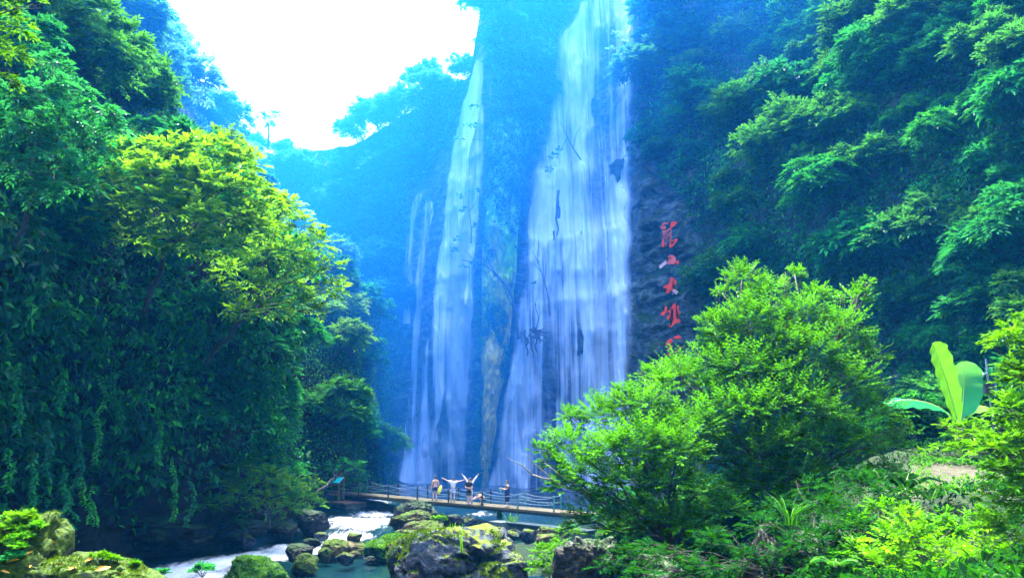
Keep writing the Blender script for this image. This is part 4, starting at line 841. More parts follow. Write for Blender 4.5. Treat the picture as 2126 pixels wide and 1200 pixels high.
# bare-chested man seen from behind, yellow float under the arm
fl = MB(); fl.tube([(0, 0, -0.33), (0, 0, -0.25), (0, 0, 0), (0, 0, 0.25), (0, 0, 0.33)], [0.03, 0.10, 0.14, 0.10, 0.03], 12)
person('bare-chested man in dark blue shorts holding a yellow float', stand(903, 0.75), R(205), joints(lwrist=(0.30, -0.02, 0.92), lpalm=(0.31, -0.03, 0.84), lknee=(0.13, -0.02, 0.5), lankle=(0.15, 0.02, 0.07), ltoe=(0.17, -0.15, 0.035), rankle=(-0.12, 0.02, 0.07), rtoe=(-0.14, -0.15, 0.035), relbow=(-0.27, 0.06, 1.12), rwrist=(-0.2, -0.12, 0.98), rpalm=(-0.16, -0.17, 0.94), face=(0.5, -0.86, 0)),
       [('shorts', SHORT, 0.028, 'cloth_navy')] + shoes('cloth_black'), held=[('float', fl.mesh('float', M['yellow'], True), (-0.36, 0.02, 0.74), (0.2, -0.45, 0), 'yellow float held by the bare-chested man', 'float')])
person('person in a white T-shirt with both arms stretched wide', stand(940, 0.55), R(182), joints(lshoulder=(0.18, 0, 1.41), lelbow=(0.44, 0, 1.50), lwrist=(0.66, 0, 1.62), lpalm=(0.74, 0, 1.66), rshoulder=(-0.18, 0, 1.41), relbow=(-0.45, 0, 1.45), rwrist=(-0.68, 0, 1.50), rpalm=(-0.76, 0, 1.53), lknee=(0.14, -0.05, 0.5), lankle=(0.12, 0.05, 0.07)),
       [('tshirt', TS, 0.045, 'cloth_white'), ('shorts', SHORT, 0.03, 'cloth_pale')] + shoes('cloth_white'))
person('person in a white long-sleeved top raising both arms in a V', stand(976, 0.85), R(180), joints(lshoulder=(0.17, 0, 1.43), lelbow=(0.33, 0, 1.66), lwrist=(0.50, 0, 1.88), lpalm=(0.55, 0, 1.95), rshoulder=(-0.17, 0, 1.43), relbow=(-0.33, 0, 1.66), rwrist=(-0.50, 0, 1.88), rpalm=(-0.55, 0, 1.95)),
       [('top', LS, 0.022, 'cloth_white'), ('trousers', LONG, 0.022, 'cloth_pale')] + shoes('cloth_pale'))
person('person in a black T-shirt with folded arms facing the camera', stand(973, 0.3), R(20), joints(lelbow=(0.27, -0.04, 1.12), lwrist=(0.08, -0.20, 1.06), lpalm=(0.0, -0.21, 1.06), relbow=(-0.26, -0.04, 1.12), rwrist=(-0.10, -0.19, 1.10), rpalm=(-0.03, -0.21, 1.12)),
       [('tshirt', TS, 0.04, 'cloth_black'), ('trousers', SHORT, 0.035, 'cloth_black')] + shoes('cloth_white'))
person('crouching person bending forward with arms reaching ahead', stand(1003, 0.6), R(-70), joints(pelvis=(0, 0.10, 0.34), waist=(0, 0.02, 0.50), chest=(0, -0.16, 0.64), neck=(0, -0.28, 0.66), jaw=(0, -0.36, 0.62), head=(0, -0.42, 0.58), crown=(0, -0.48, 0.54), lhip=(0.10, 0.08, 0.33), rhip=(-0.10, 0.08, 0.33), lknee=(0.15, -0.28, 0.46), rknee=(-0.15, -0.28, 0.46), lankle=(0.13, 0.0, 0.07), rankle=(-0.13, 0.0, 0.07), ltoe=(0.14, -0.16, 0.035), rtoe=(-0.14, -0.16, 0.035), lshoulder=(0.18, -0.18, 0.66), rshoulder=(-0.18, -0.18, 0.66), lelbow=(0.24, -0.42, 0.55), relbow=(-0.24, -0.42, 0.55), lwrist=(0.16, -0.62, 0.44), rwrist=(-0.16, -0.62, 0.44), lpalm=(0.14, -0.69, 0.40), rpalm=(-0.14, -0.69, 0.40), face=(0, -0.8, -0.6)),
       [('shorts', SHORT, 0.025, 'cloth_black')] + shoes('cloth_grey'))
bt = MB(); bt.tube([(0, 0, -0.14), (0, 0, 0.08), (0, 0, 0.13), (0, 0, 0.17)], [0.04, 0.04, 0.018, 0.018], 10)
person('woman in a long dark dress with white shawl holding a green bottle', stand(1053, 0.6), R(-65), joints(lelbow=(0.20, -0.12, 1.15), lwrist=(0.10, -0.34, 1.16), lpalm=(0.08, -0.42, 1.19), relbow=(-0.2, -0.10, 1.15), rwrist=(-0.06, -0.36, 1.20), rpalm=(-0.02, -0.44, 1.24), lankle=(0.08, 0.02, 0.07), rankle=(-0.08, 0.02, 0.07)),
       [('dress', [('chest', 'waist', 'pelvis', ('lhip', 'lknee', 0.25), ('lknee', 'lankle', 0.6)), ('pelvis', ('rhip', 'rknee', 0.25), ('rknee', 'rankle', 0.6))], 0.06, 'cloth_navy'), ('shawl', [('lshoulder', 'chest', 'rshoulder'), ('lshoulder', ('lshoulder', 'lelbow', 0.5)), ('rshoulder', ('rshoulder', 'relbow', 0.5))], 0.035, 'cloth_grey')] + shoes('cloth_white'), hair='long',
       held=[('bottle', bt.mesh('bottle', M['lime'], True), (0.03, -0.52, 1.10), (0.6, 0.2, 0), 'green bottle held out by the woman in the dark dress', 'bottle')])

# ------------------------------------------------------------------ red characters on the rock
Z1 = lambda pts: [(1370 + x / 10.9, 450 + y / 10.9) for x, y in pts]
Z2 = lambda pts: [(1360 + x / 6.667, 560 + y / 6.667) for x, y in pts]
CH = [('first', 'cursive many-stroked red character at the top of the cliff inscription', [
   ('red', Z1([(260, 125), (300, 110), (400, 125), (350, 190), (300, 230), (250, 240), (245, 205)])), ('red_dull', Z1([(245, 236), (270, 236), (265, 420), (252, 600), (226, 600), (240, 420)])),
   ('red', Z1([(222, 596), (255, 596), (262, 648), (325, 588), (345, 505), (402, 488), (402, 532), (342, 612), (292, 682), (240, 697), (213, 680)])), ('red_dull', Z1([(250, 530), (342, 520), (336, 552), (254, 562)])),
   ('red_faded', Z1([(85, 128), (192, 130), (200, 152), (120, 168), (62, 197), (52, 215), (130, 222), (147, 250), (90, 287), (14, 247), (30, 205)])), ('red_faded', Z1([(60, 318), (150, 306), (225, 253), (238, 277), (180, 322), (90, 357), (65, 347)])),
   ('red_dull', Z1([(110, 355), (172, 372), (162, 402), (112, 420), (152, 452), (60, 502), (28, 492), (90, 440), (75, 400)])), ('red', Z1([(66, 498), (92, 520), (92, 682), (58, 682), (48, 600)])), ('red_faded', Z1([(225, 368), (243, 380), (202, 432), (168, 447)])), ('red_dull', Z1([(150, 470), (166, 480), (160, 560), (140, 680), (128, 676), (146, 560)]))]),
 ('second', 'pink-red character with a pale tail, second from the top of the inscription', [
   ('red_faded', Z1([(180, 890), (240, 860), (310, 870), (360, 930), (360, 1000), (330, 1060), (240, 1067), (190, 1077), (163, 1062), (205, 990), (200, 935), (228, 945), (250, 962), (272, 944), (248, 915), (225, 930), (196, 920)])), ('white_paint', Z1([(140, 978), (162, 985), (122, 1030), (172, 1042), (100, 1102), (20, 1172), (-6, 1150), (-4, 1100)])), ('red', Z1([(345, 1012), (400, 1000), (420, 978), (442, 1030), (405, 1082), (368, 1062)]))]),
 ('third', 'bold red character with a white-tipped leg in the middle of the inscription', [
   ('red', Z2([(213, 110), (250, 105), (275, 140), (300, 165), (290, 200), (250, 225), (240, 250), (270, 270), (240, 290), (215, 285), (180, 332), (148, 320), (158, 282), (170, 265), (118, 250), (123, 225), (170, 205), (200, 185), (208, 150)])), ('white_paint', Z2([(228, 287), (270, 272), (327, 300), (300, 342), (268, 320)]))]),
 ('fourth', 'red character of several separate strokes, fourth from the top', [
   ('red', Z2([(145, 503), (167, 510), (162, 580), (122, 637), (83, 627), (83, 593), (108, 600), (130, 570)])), ('red', Z2([(220, 530), (250, 478), (287, 458), (290, 600), (300, 678), (332, 678), (352, 700), (342, 732), (292, 737), (250, 772), (210, 803), (193, 782), (213, 750), (243, 715), (253, 680), (255, 555)])), ('red', Z2([(313, 488), (332, 500), (326, 550), (352, 590), (337, 627), (310, 602), (300, 560)])), ('red', Z2([(173, 570), (225, 543), (227, 590), (252, 620), (242, 642), (215, 672), (200, 660), (190, 692), (168, 690), (175, 640), (200, 608)]))]),
 ('fifth', 'lowest red character, half hidden by the bush', [
   ('red', Z2([(253, 937), (300, 908), (350, 913), (372, 945), (320, 957), (265, 952)])), ('red', Z2([(242, 948), (236, 1000), (195, 1047), (148, 1037), (170, 990), (210, 953)])), ('red', Z2([(183, 1092), (215, 1048), (242, 1053), (225, 1092), (195, 1112)])), ('red_faded', Z2([(333, 1070), (377, 1058), (377, 1087), (345, 1092)])), ('red', Z2([(188, 1150), (210, 1148), (206, 1182), (186, 1177)])), ('red', Z2([(283, 1118), (312, 1123), (300, 1147)]))])]
def rock_front(px, py):
    gxx, gyy = np.meshgrid(np.linspace(px - 28, px + 28, 9), np.linspace(py - 40, py + 40, 9)); return float(cliff_at(gxx, gyy)[..., 1].min())
for nm, lab, strokes in CH:
    allp = np.concatenate([np.array(s[1]) for s in strokes]); cpx_, cpy_ = allp.mean(0); Yc = rock_front(cpx_, cpy_) - 0.55
    base = at(cpx_, allp[:, 1].max(), Yc); e = empty('inscription_character', tuple(base), label=lab, cat='inscription', group='red characters fixed to the cliff')
    for k, (mt, pts) in enumerate(strokes):
        b = bmesh.new(); f = b.faces.new([b.verts.new(Vector(at(x, y, Yc)) - Vector(base)) for x, y in pts])
        bmesh.ops.triangulate(b, faces=[f], ngon_method='EAR_CLIP')
        g = bmesh.ops.extrude_face_region(b, geom=list(b.faces)); 
        for v_ in g['geom']:
            if isinstance(v_, bmesh.types.BMVert): v_.co.y += 0.22
        for y_ in (0.5,):
            p0 = at(*np.mean(pts, 0), Yc) - base; q = bmesh.ops.create_cube(b, size=1, matrix=Matrix.Translation(Vector(p0) + Vector((0, 0.85, 0))) @ Matrix.Diagonal((0.08, 1.4, 0.08, 1)))
        bmesh.ops.recalc_face_normals(b, faces=b.faces); me = bpy.data.meshes.new('stroke'); b.to_mesh(me); b.free(); me.materials.append(M[mt]); obj('stroke', me, e)

# ------------------------------------------------------------------ foreground bush, trees on the right, banana plant
def pix_lobes(lst): return np.array([list(at(np.array(x), np.array(y), d)) + [r * d / FPX] for x, y, r, d in lst])
def own_plant(name, label, cat, lobes, base, mat, per, n, LL, WW, bark='bark', r0=0.12, group=None, fork=0.35, **kw):
    base = np.array(base, float); lob = lobes.copy(); lob[:, :3] -= base; e = empty(name, tuple(base), label=label, cat=cat, group=group)
    obj('crown', crown_mesh('crown', lob, per, n, LL, WW, M[mat], **kw), e)
    mb = MB(); c = np.average(lob[:, :3], 0, lob[:, 3]); fk = Vector((0, 0, 0)).lerp(Vector(c), fork)
    limb(mb, (0, 0, -0.3), fk, r0, r0 * 0.75, 0, 8, 5, 0.03, 1)
    for i, l in enumerate(lob):
        p = limb(mb, fk, l[:3], r0 * 0.45, r0 * 0.12, 0.05, 6, 6, 0.05, i)
        rs = random.Random(i)
        for k in range(4):
            a = rs.uniform(0, 6.28); limb(mb, p[4], Vector(l[:3]) + Vector((math.cos(a), math.sin(a), rs.uniform(0.1, 0.9))) * l[3] * 0.75, r0 * 0.12, r0 * 0.04, 0, 5, 3, 0.06, i * 9 + k)
    obj('trunk', mb.mesh('trunk', M[bark], True), e); return e
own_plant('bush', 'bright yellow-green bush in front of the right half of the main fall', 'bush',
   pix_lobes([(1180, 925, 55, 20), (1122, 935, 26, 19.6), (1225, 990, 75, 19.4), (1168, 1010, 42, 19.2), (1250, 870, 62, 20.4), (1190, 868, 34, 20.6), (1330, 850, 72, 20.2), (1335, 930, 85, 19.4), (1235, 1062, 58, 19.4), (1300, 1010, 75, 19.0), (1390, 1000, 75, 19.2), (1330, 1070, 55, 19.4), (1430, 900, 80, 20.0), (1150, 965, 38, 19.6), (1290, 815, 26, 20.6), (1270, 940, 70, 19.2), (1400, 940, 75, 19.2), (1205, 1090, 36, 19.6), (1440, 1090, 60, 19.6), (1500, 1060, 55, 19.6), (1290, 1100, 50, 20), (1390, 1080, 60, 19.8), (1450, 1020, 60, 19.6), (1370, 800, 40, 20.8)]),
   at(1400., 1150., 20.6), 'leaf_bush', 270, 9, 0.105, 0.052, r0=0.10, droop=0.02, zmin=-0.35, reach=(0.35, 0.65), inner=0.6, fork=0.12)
own_plant('tree', 'rounded bright green tree in the right foreground below the inscription', 'tree',
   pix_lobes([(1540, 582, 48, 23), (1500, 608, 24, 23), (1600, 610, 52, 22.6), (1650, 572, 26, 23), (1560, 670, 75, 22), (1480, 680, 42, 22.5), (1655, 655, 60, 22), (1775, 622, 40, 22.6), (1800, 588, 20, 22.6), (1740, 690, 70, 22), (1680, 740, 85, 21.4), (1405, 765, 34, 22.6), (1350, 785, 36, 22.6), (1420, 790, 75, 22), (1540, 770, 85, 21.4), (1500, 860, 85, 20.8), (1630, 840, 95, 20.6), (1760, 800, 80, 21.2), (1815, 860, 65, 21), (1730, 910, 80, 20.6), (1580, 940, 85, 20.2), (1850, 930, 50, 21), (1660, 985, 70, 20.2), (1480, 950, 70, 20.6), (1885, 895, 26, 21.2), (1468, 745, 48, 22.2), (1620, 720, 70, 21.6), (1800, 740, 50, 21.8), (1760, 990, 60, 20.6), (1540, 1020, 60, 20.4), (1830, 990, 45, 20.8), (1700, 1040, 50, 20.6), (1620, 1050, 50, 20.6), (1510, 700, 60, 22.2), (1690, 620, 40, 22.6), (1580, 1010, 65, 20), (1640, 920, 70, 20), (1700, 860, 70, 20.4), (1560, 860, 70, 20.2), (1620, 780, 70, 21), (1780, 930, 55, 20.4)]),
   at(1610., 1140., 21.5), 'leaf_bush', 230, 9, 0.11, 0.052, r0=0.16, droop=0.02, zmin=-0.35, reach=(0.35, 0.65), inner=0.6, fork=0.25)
own_plant('tree', 'yellow-green tree with slender leaves at the right edge', 'tree',
   pix_lobes([(2090, 710, 50, 13.5), (2125, 690, 50, 13.5), (2100, 775, 34, 13.2), (2135, 790, 70, 13), (2100, 850, 55, 12.8), (2010, 900, 34, 13.2), (2060, 880, 34, 13), (2140, 930, 80, 12.6), (2060, 930, 50, 12.6), (2000, 935, 28, 13), (2190, 760, 90, 13), (2190, 880, 90, 13), (2110, 1000, 60, 12.4), (2075, 980, 40, 12.4), (2140, 1040, 60, 12.2), (2060, 1040, 34, 12.6), (1965, 885, 18, 13.4)]),
   (10.2, 13.0, 4.6), 'leaf_near', 260, 9, 0.115, 0.042, r0=0.08, droop=0.22, zmin=-0.3, jit=0.35, fork=0.25)
own_plant('shrub', 'leafy green shrub in the bottom right corner', 'shrub',
   pix_lobes([(1880, 1090, 50, 13.6), (1850, 1130, 60, 13.2), (1920, 1140, 70, 13), (1830, 1180, 60, 13), (1980, 1190, 80, 12.6), (1900, 1200, 70, 12.6), (2060, 1170, 80, 12.4), (2110, 1100, 70, 12.4), (2040, 1100, 55, 12.8), (1870, 1060, 22, 13.6), (2150, 1180, 80, 12.2)]),
   at(1930., 1290., 13.2), 'leaf_near', 200, 9, 0.10, 0.045, r0=0.05, droop=0.18, zmin=-0.2, fork=0.2)
own_plant('shrub', 'bright shrub hiding the foot of the banana plant', 'shrub',
   pix_lobes([(1985, 905, 26, 28), (2030, 900, 34, 27.5), (1955, 935, 22, 28), (2000, 935, 24, 27.5), (2060, 940, 40, 26), (1925, 945, 18, 28), (2040, 950, 18, 27)]), at(2010., 965., 27.6), 'leaf_near', 90, 9, 0.19, 0.08, r0=0.05, droop=0.15, zmin=-0.2, fork=0.2)
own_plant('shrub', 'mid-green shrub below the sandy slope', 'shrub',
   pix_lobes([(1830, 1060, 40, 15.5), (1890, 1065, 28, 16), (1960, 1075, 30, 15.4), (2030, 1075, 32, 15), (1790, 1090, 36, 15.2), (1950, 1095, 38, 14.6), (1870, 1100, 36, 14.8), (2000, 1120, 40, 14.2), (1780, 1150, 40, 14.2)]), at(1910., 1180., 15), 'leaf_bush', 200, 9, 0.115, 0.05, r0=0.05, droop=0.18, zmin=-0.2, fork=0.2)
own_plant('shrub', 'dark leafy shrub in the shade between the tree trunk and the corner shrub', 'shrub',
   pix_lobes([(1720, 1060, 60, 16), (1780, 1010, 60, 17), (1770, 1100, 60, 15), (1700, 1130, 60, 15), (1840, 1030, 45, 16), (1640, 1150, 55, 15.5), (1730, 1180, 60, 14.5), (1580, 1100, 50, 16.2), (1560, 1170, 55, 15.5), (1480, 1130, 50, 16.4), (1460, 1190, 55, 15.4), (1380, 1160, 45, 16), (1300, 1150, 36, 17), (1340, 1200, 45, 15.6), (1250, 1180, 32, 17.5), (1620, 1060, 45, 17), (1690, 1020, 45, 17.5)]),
   at(1730., 1230., 15.6), 'leaf_shaded', 230, 8, 0.115, 0.045, r0=0.04, droop=0.35, fork=0.2)  # lobes over the rocks added to darken the hollow under the bush
own_plant('shrub', 'low green shrub by the stream left of the brown rock', 'shrub', pix_lobes([(1130, 1150, 32, 24), (1145, 1175, 30, 23.5), (1115, 1185, 26, 23.5), (1185, 1105, 26, 26), (1165, 1130, 22, 25.5)]), at(1140., 1200., 24), 'leaf_near', 200, 8, 0.13, 0.06, r0=0.03, droop=0.1, fork=0.2)
own_plant('shrub', 'dense yellow-topped shrub on the left bank above the water', 'shrub',
   pix_lobes([(500, 980, 44, 46.5), (555, 992, 44, 46.8), (460, 1005, 40, 46), (600, 1010, 42, 47.5), (635, 1035, 34, 48.5), (560, 1035, 42, 46.8), (500, 1035, 42, 46.2), (440, 1050, 38, 46), (600, 1055, 32, 48), (648, 1005, 26, 48.5), (660, 1052, 22, 49), (520, 950, 26, 47)]),
   at(560., 1085., 49.5), 'leaf_yellow_lit', 34, 9, 0.24, 0.12, r0=0.10, droop=0.3, fork=0.2, tbias=-0.15)
own_plant('tree', 'small tree arching over the turquoise awning', 'tree', pix_lobes([(742, 970, 22, 63), (715, 965, 20, 63), (690, 970, 16, 63), (755, 982, 14, 64)]), at(652., 1020., 60), 'leaf_wall', 20, 9, 0.32, 0.15, r0=0.12, droop=0.4, fork=0.55)
own_plant('tree', 'large sunlit tree with broad yellow-green leaves on the left hillside', 'tree',
   pix_lobes([(250, 325, 38, 30), (300, 312, 42, 30.4), (350, 315, 45, 30.6), (400, 320, 50, 31), (455, 318, 46, 31.5), (500, 350, 50, 32), (380, 375, 58, 30), (310, 370, 55, 29.8), (440, 390, 60, 30.6), (520, 405, 50, 31.8), (240, 385, 40, 29.6), (340, 430, 60, 29.8), (270, 430, 48, 29.6), (410, 455, 60, 30), (480, 455, 60, 31), (220, 450, 45, 30), (555, 430, 32, 33), (300, 490, 55, 30.4), (370, 510, 58, 30.6), (450, 520, 58, 31), (530, 480, 45, 32)]),
   at(300., 640., 34), 'leaf_yellow_lit', 46, 9, 0.34, 0.14, r0=0.13, droop=0.3, fork=0.6, tbias=-0.1, inner=0.6)
own_plant('tree', 'airy tree with small yellow leaves overhanging the gorge on the left', 'tree',
   pix_lobes([(590, 430, 40, 37), (630, 470, 42, 37), (560, 480, 48, 36.5), (660, 510, 40, 37.5), (600, 530, 52, 36.5), (690, 555, 32, 38), (640, 570, 48, 37), (680, 605, 36, 37.5), (580, 590, 50, 36.5), (620, 640, 42, 37), (705, 590, 22, 38), (540, 540, 50, 36), (520, 600, 48, 36), (560, 650, 45, 36.4), (500, 650, 42, 36.5), (660, 650, 28, 37.4), (480, 570, 45, 35.6)]),
   at(430., 740., 40), 'leaf_yellow_lit', 44, 8, 0.24, 0.125, r0=0.13, droop=0.3, fork=0.5, inner=0.65)
own_plant('tree', 'tree with drooping teal leaves at the upper left', 'tree',
   pix_lobes([(80, 200, 55, 25), (150, 190, 48, 25.5), (200, 230, 46, 26), (130, 260, 55, 25), (232, 275, 38, 26.5), (60, 280, 55, 24.5), (180, 310, 45, 26), (110, 135, 42, 26), (30, 200, 50, 24.5), (120, 330, 50, 25), (40, 350, 50, 24.5), (90, 400, 50, 25), (170, 380, 45, 26)]),
   at(10., 560., 28), 'leaf_big', 85, 8, 0.24, 0.10, r0=0.10, droop=0.6, fork=0.6, tbias=0.1, inner=0.6)
own_plant('branch', 'overhanging branch with bright yellow-green leaves in the top left corner', 'branch', pix_lobes([(15, 20, 45, 15), (50, 60, 30, 15), (20, 110, 40, 15), (10, 170, 35, 15), (70, 10, 30, 15.2), (-30, 80, 60, 15)]), at(-160., 60., 15), 'leaf_near', 120, 8, 0.17, 0.075, r0=0.06, droop=0.5, fork=0.4)
own_plant('tree', 'thin dark tree standing alone on the far skyline', 'tree', pix_lobes([(556, 248, 14, 104), (542, 240, 10, 104), (572, 238, 11, 104), (560, 262, 9, 104)]), at(558., 300., 105), 'leaf_far', 4, 7, 0.55, 0.25, r0=0.14, droop=0.3, fork=0.7)
own_plant('tree', 'bright green tuft of a tree leaning into the top of the main fall', 'tree', pix_lobes([(1285, 88, 17, 86), (1270, 105, 13, 86), (1300, 92, 14, 86.5), (1278, 72, 11, 86)]), at(1345., 118., 88), 'leaf_yellow_lit', 8, 8, 0.36, 0.18, r0=0.09, droop=0.3, fork=0.7)
own_plant('shrub', 'turquoise tuft of leaves at the head of the thin side fall', 'shrub', pix_lobes([(885, 420, 12, 90), (893, 412, 10, 90)]), at(897., 440., 91), 'leaf_far', 8, 7, 0.4, 0.2, r0=0.05, droop=0.3)

def blade(mid, wid, up, tint, mat, name, parent, wav=0.05, fold=0.25, nsub=22):
    """large leaf: midrib polyline, half-width profile, wavy edges"""
    mid = np.array(mid, float); t = np.linspace(0, len(mid) - 1, nsub); k = np.clip(np.floor(t).astype(int), 0, len(mid) - 2); f = (t - k)[:, None]; C = mid[k] * (1 - f) + mid[k + 1] * f
    for _ in range(3): C[1:-1] = (C[:-2] + 2 * C[1:-1] + C[2:]) / 4
    s = np.linspace(0, 1, nsub); W = 1.22 * np.interp(s, *zip(*wid)); T = norm(np.gradient(C, axis=0)); S = norm(np.cross(T, np.array(up, float))); U = np.cross(S, T)
    c = np.linspace(-1, 1, 9); P = C[:, None] + S[:, None] * (c[None, :, None] * W[:, None, None]) + U[:, None] * (np.abs(c)[None, :, None] * W[:, None, None] * fold)
    P = P + U[:, None] * (wav * np.sin(s * 38 + 1.3)[:, None] * (np.abs(c) ** 2)[None])[..., None] * W[:, None, None] * 2 + U[:, None] * (0.25 * wav * np.sin(s * 95)[:, None] * np.abs(c)[None])[..., None] * W[:, None, None]
    o = obj(name, grid_mesh(name, P, mat, True, {'tint': np.full(P.shape[:2], tint)}), parent)
    obj('midrib', MB().tube([tuple(p) for p in C[::3]] + [tuple(C[-1])], list(np.linspace(0.022, 0.006, len(C[::3]) + 1)), 6).mesh('midrib', M['midrib'], True), o); return o
M['midrib'] = simple('midrib', (0.42, 0.55, 0.12), 0.5, var=0.1)
bb = at(1992., 905., 29.0); ban = empty('banana_plant', tuple(bb), label='banana plant with large pale green leaves behind the right-edge tree', cat='plant')
bl2 = lambda lst: [np.array(at(np.array(float(x)), np.array(float(y)), d * 1.45)) - bb for x, y, d in lst]
blade(bl2([(1990, 880, 20), (1978, 835, 19.9), (1962, 780, 19.7), (1946, 735, 19.5), (1937, 712, 19.4)]), [(0, 0.04), (0.12, 0.20), (0.3, 0.34), (0.6, 0.40), (0.85, 0.36), (0.96, 0.22), (1, 0.08)], (0.25, -1, 0.1), 0.25, M['banana'], 'leaf', ban)
blade(bl2([(1993, 880, 20.1), (1998, 850, 20.3), (2001, 815, 20.5), (2002, 775, 20.6), (2001, 750, 20.5)]), [(0, 0.03), (0.15, 0.10), (0.25, 0.34), (0.5, 0.50), (0.8, 0.48), (0.94, 0.32), (1, 0.10)], (-0.1, -1, 0.25), 0.95, M['banana'], 'leaf', ban, 0.03)
blade(bl2([(1988, 880, 20), (1965, 852, 19.6), (1930, 836, 19.2), (1890, 828, 18.9), (1855, 832, 18.7), (1838, 842, 18.6)]), [(0, 0.03), (0.2, 0.08), (0.35, 0.24), (0.6, 0.32), (0.85, 0.25), (1, 0.04)], (0.05, -0.55, 1), 0.9, M['banana'], 'leaf', ban, 0.05, -0.35)
blade(bl2([(1995, 885, 20), (2010, 850, 20.4), (2040, 840, 20.8), (2080, 860, 21)]), [(0, 0.03), (0.2, 0.10), (0.5, 0.28), (0.8, 0.24), (1, 0.04)], (0, -0.4, 1), 0.6, M['banana'], 'leaf', ban, 0.05, -0.3)
obj('stem', MB().tube([(0.02, 0.05, -1.4), (0, 0, 0), (0, 0, 0.6)], [0.19, 0.15, 0.07], 10).mesh('stem', M['midrib'], True), ban)
lp = at(2048., 850., 30.0); lamp = empty('lamp_post', (lp[0], lp[1], lp[2]), label='pole with a white globe lamp and a dark box beside the banana plant', cat='lamp')
obj('pole', MB().tube([(0.18, 0, -1.5), (0.18, 0, 1.9)], 0.035, 8).mesh('pole', M['rope']), lamp); obj('arm', MB().tube([(0.18, 0, 1.35), (-0.1, -0.05, 1.3)], 0.02, 6).mesh('arm', M['rope']), lamp)
obj('globe', mesh_np('globe', ico(3)[0] * np.array([0.13, 0.13, 0.11]), ico(3)[1], M['globe'], True), lamp, (-0.12, -0.05, 1.28)); obj('box', MB().box((0, 0, 0), (0.2, 0.12, 0.19)).mesh('box', M['dark_box']), lamp, (0.16, -0.1, 0.78)); obj('bracket', MB().box((0, 0, 0), (0.03, 0.03, 0.25)).mesh('bracket', M['cloth_blue']), lamp, (0.30, -0.2, 0.72))
# sandy slope of the footpath
sp = crnet(net([[(1860, 1045, 22.5), (1930, 1040, 22.5), (2010, 1035, 22.5), (2100, 1035, 22.5)], [(1880, 1005, 24), (1945, 1000, 24), (2010, 1000, 24), (2090, 1000, 24)], [(1895, 968, 26), (1950, 968, 26), (2010, 972, 26), (2080, 975, 26)], [(1890, 955, 30), (1950, 955, 30), (2010, 958, 30), (2080, 960, 30)]]), 60, 60)
sp[..., 2] += 0.10 * fbm(sp * 1.5, 4, 88); obj('path', grid_mesh('path', sp, M['sand'], True), kind='structure')
SPN = surf_normals(sp); SPN *= np.where(SPN[..., 2:] < 0, -1, 1); su_ = np.linspace(0, 1, 60); em = np.maximum(np.maximum(1 - sstep(0.18, 0.34, su_), sstep(0.72, 0.85, su_))[None], np.maximum(1 - sstep(0.25, 0.42, su_), sstep(0.64, 0.72, su_))[:, None])
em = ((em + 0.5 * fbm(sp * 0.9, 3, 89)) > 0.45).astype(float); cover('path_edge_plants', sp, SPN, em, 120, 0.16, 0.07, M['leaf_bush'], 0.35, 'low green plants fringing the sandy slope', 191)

# ferns, palms, grass
M['fern_rib'] = simple('fern_rib', (0.03, 0.09, 0.008), 0.6, var=0.2)
def fern(name, label, cat, base, nfr, ln, w, mat, up=0.7, group=None, spread=6.28, a0=0.0, tint=0.5):
    e = empty(name, tuple(base), label=label, cat=cat, group=group)
    for i in range(nfr):
        a = a0 + spread * (i + rng.uniform(-0.3, 0.3)) / nfr; d = np.array([math.cos(a), math.sin(a), 0]); L_ = ln * rng.uniform(0.75, 1.15); t = np.linspace(0, 1, 15)[:, None]; C = d * L_ * t * (0.9 - 0.1 * t) + np.array([0, 0, 1]) * L_ * (up * t - (up * 0.75) * t ** 2.2)
        T = norm(np.gradient(C, axis=0)); S = norm(np.cross(T, np.array([0, 0, 1.0]))); U = np.cross(S, T); q = np.linspace(0.12, 1, 26); k = q * 14; j = np.clip(k.astype(int), 0, 13); ff = (k - j)[:, None]
        P = C[j] * (1 - ff) + C[j + 1] * ff; Tj = T[j]; Sj = S[j]; Uj = U[j]; wl_ = w * np.sin(np.pi * np.clip(q * 0.93 + 0.07, 0, 1)) ** 0.7 * L_
        PP = np.concatenate([P, P]); DD = np.concatenate([Sj + Tj * 0.5 - Uj * 0.15, -Sj + Tj * 0.5 - Uj * 0.15]); UU = np.concatenate([Uj, Uj]); LL_ = np.concatenate([wl_, wl_])
        fr = obj('frond', leaf_mesh('frond', PP, DD, UU, LL_, 0.10 * L_ * w * 3 + 0 * LL_, np.full(len(PP), tint) + rng.uniform(-0.2, 0.2, len(PP)), mat), e)
        obj('rib', MB().tube([tuple(c) for c in C[::2]], list(np.linspace(0.010, 0.003, 8)), 5).mesh('rib', M['fern_rib']), fr)
    return e
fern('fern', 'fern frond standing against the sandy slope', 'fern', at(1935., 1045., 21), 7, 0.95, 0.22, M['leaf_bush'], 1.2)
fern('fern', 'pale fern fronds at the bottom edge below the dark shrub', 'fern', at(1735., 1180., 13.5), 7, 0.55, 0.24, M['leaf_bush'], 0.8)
fern('fern', 'dark fern in the shade right of the tree trunk', 'fern', at(1800., 1010., 18), 8, 1.1, 0.22, M['leaf_shaded'], 0.9)
fern('fern', 'fern with dark drooping fronds left of the sandy slope', 'fern', at(1880., 1020., 18), 8, 1.0, 0.22, M['leaf_shaded'], 0.9)
fern('fern', 'broad fern in the extreme bottom right corner', 'fern', at(2115., 1215., 11), 7, 0.7, 0.24, M['leaf_bush'], 0.7, tint=0.4)
fern('palm', 'spiky palm on the far skyline beside the yellow rim', 'palm', at(712., 290., 112), 9, 2.6, 0.12, M['leaf_yellow_lit'], 1.3)
fern('palm', 'thin blue palm on the far skyline below the round trees', 'palm', at(760., 262., 110), 9, 2.8, 0.10, M['leaf_far'], 1.5)
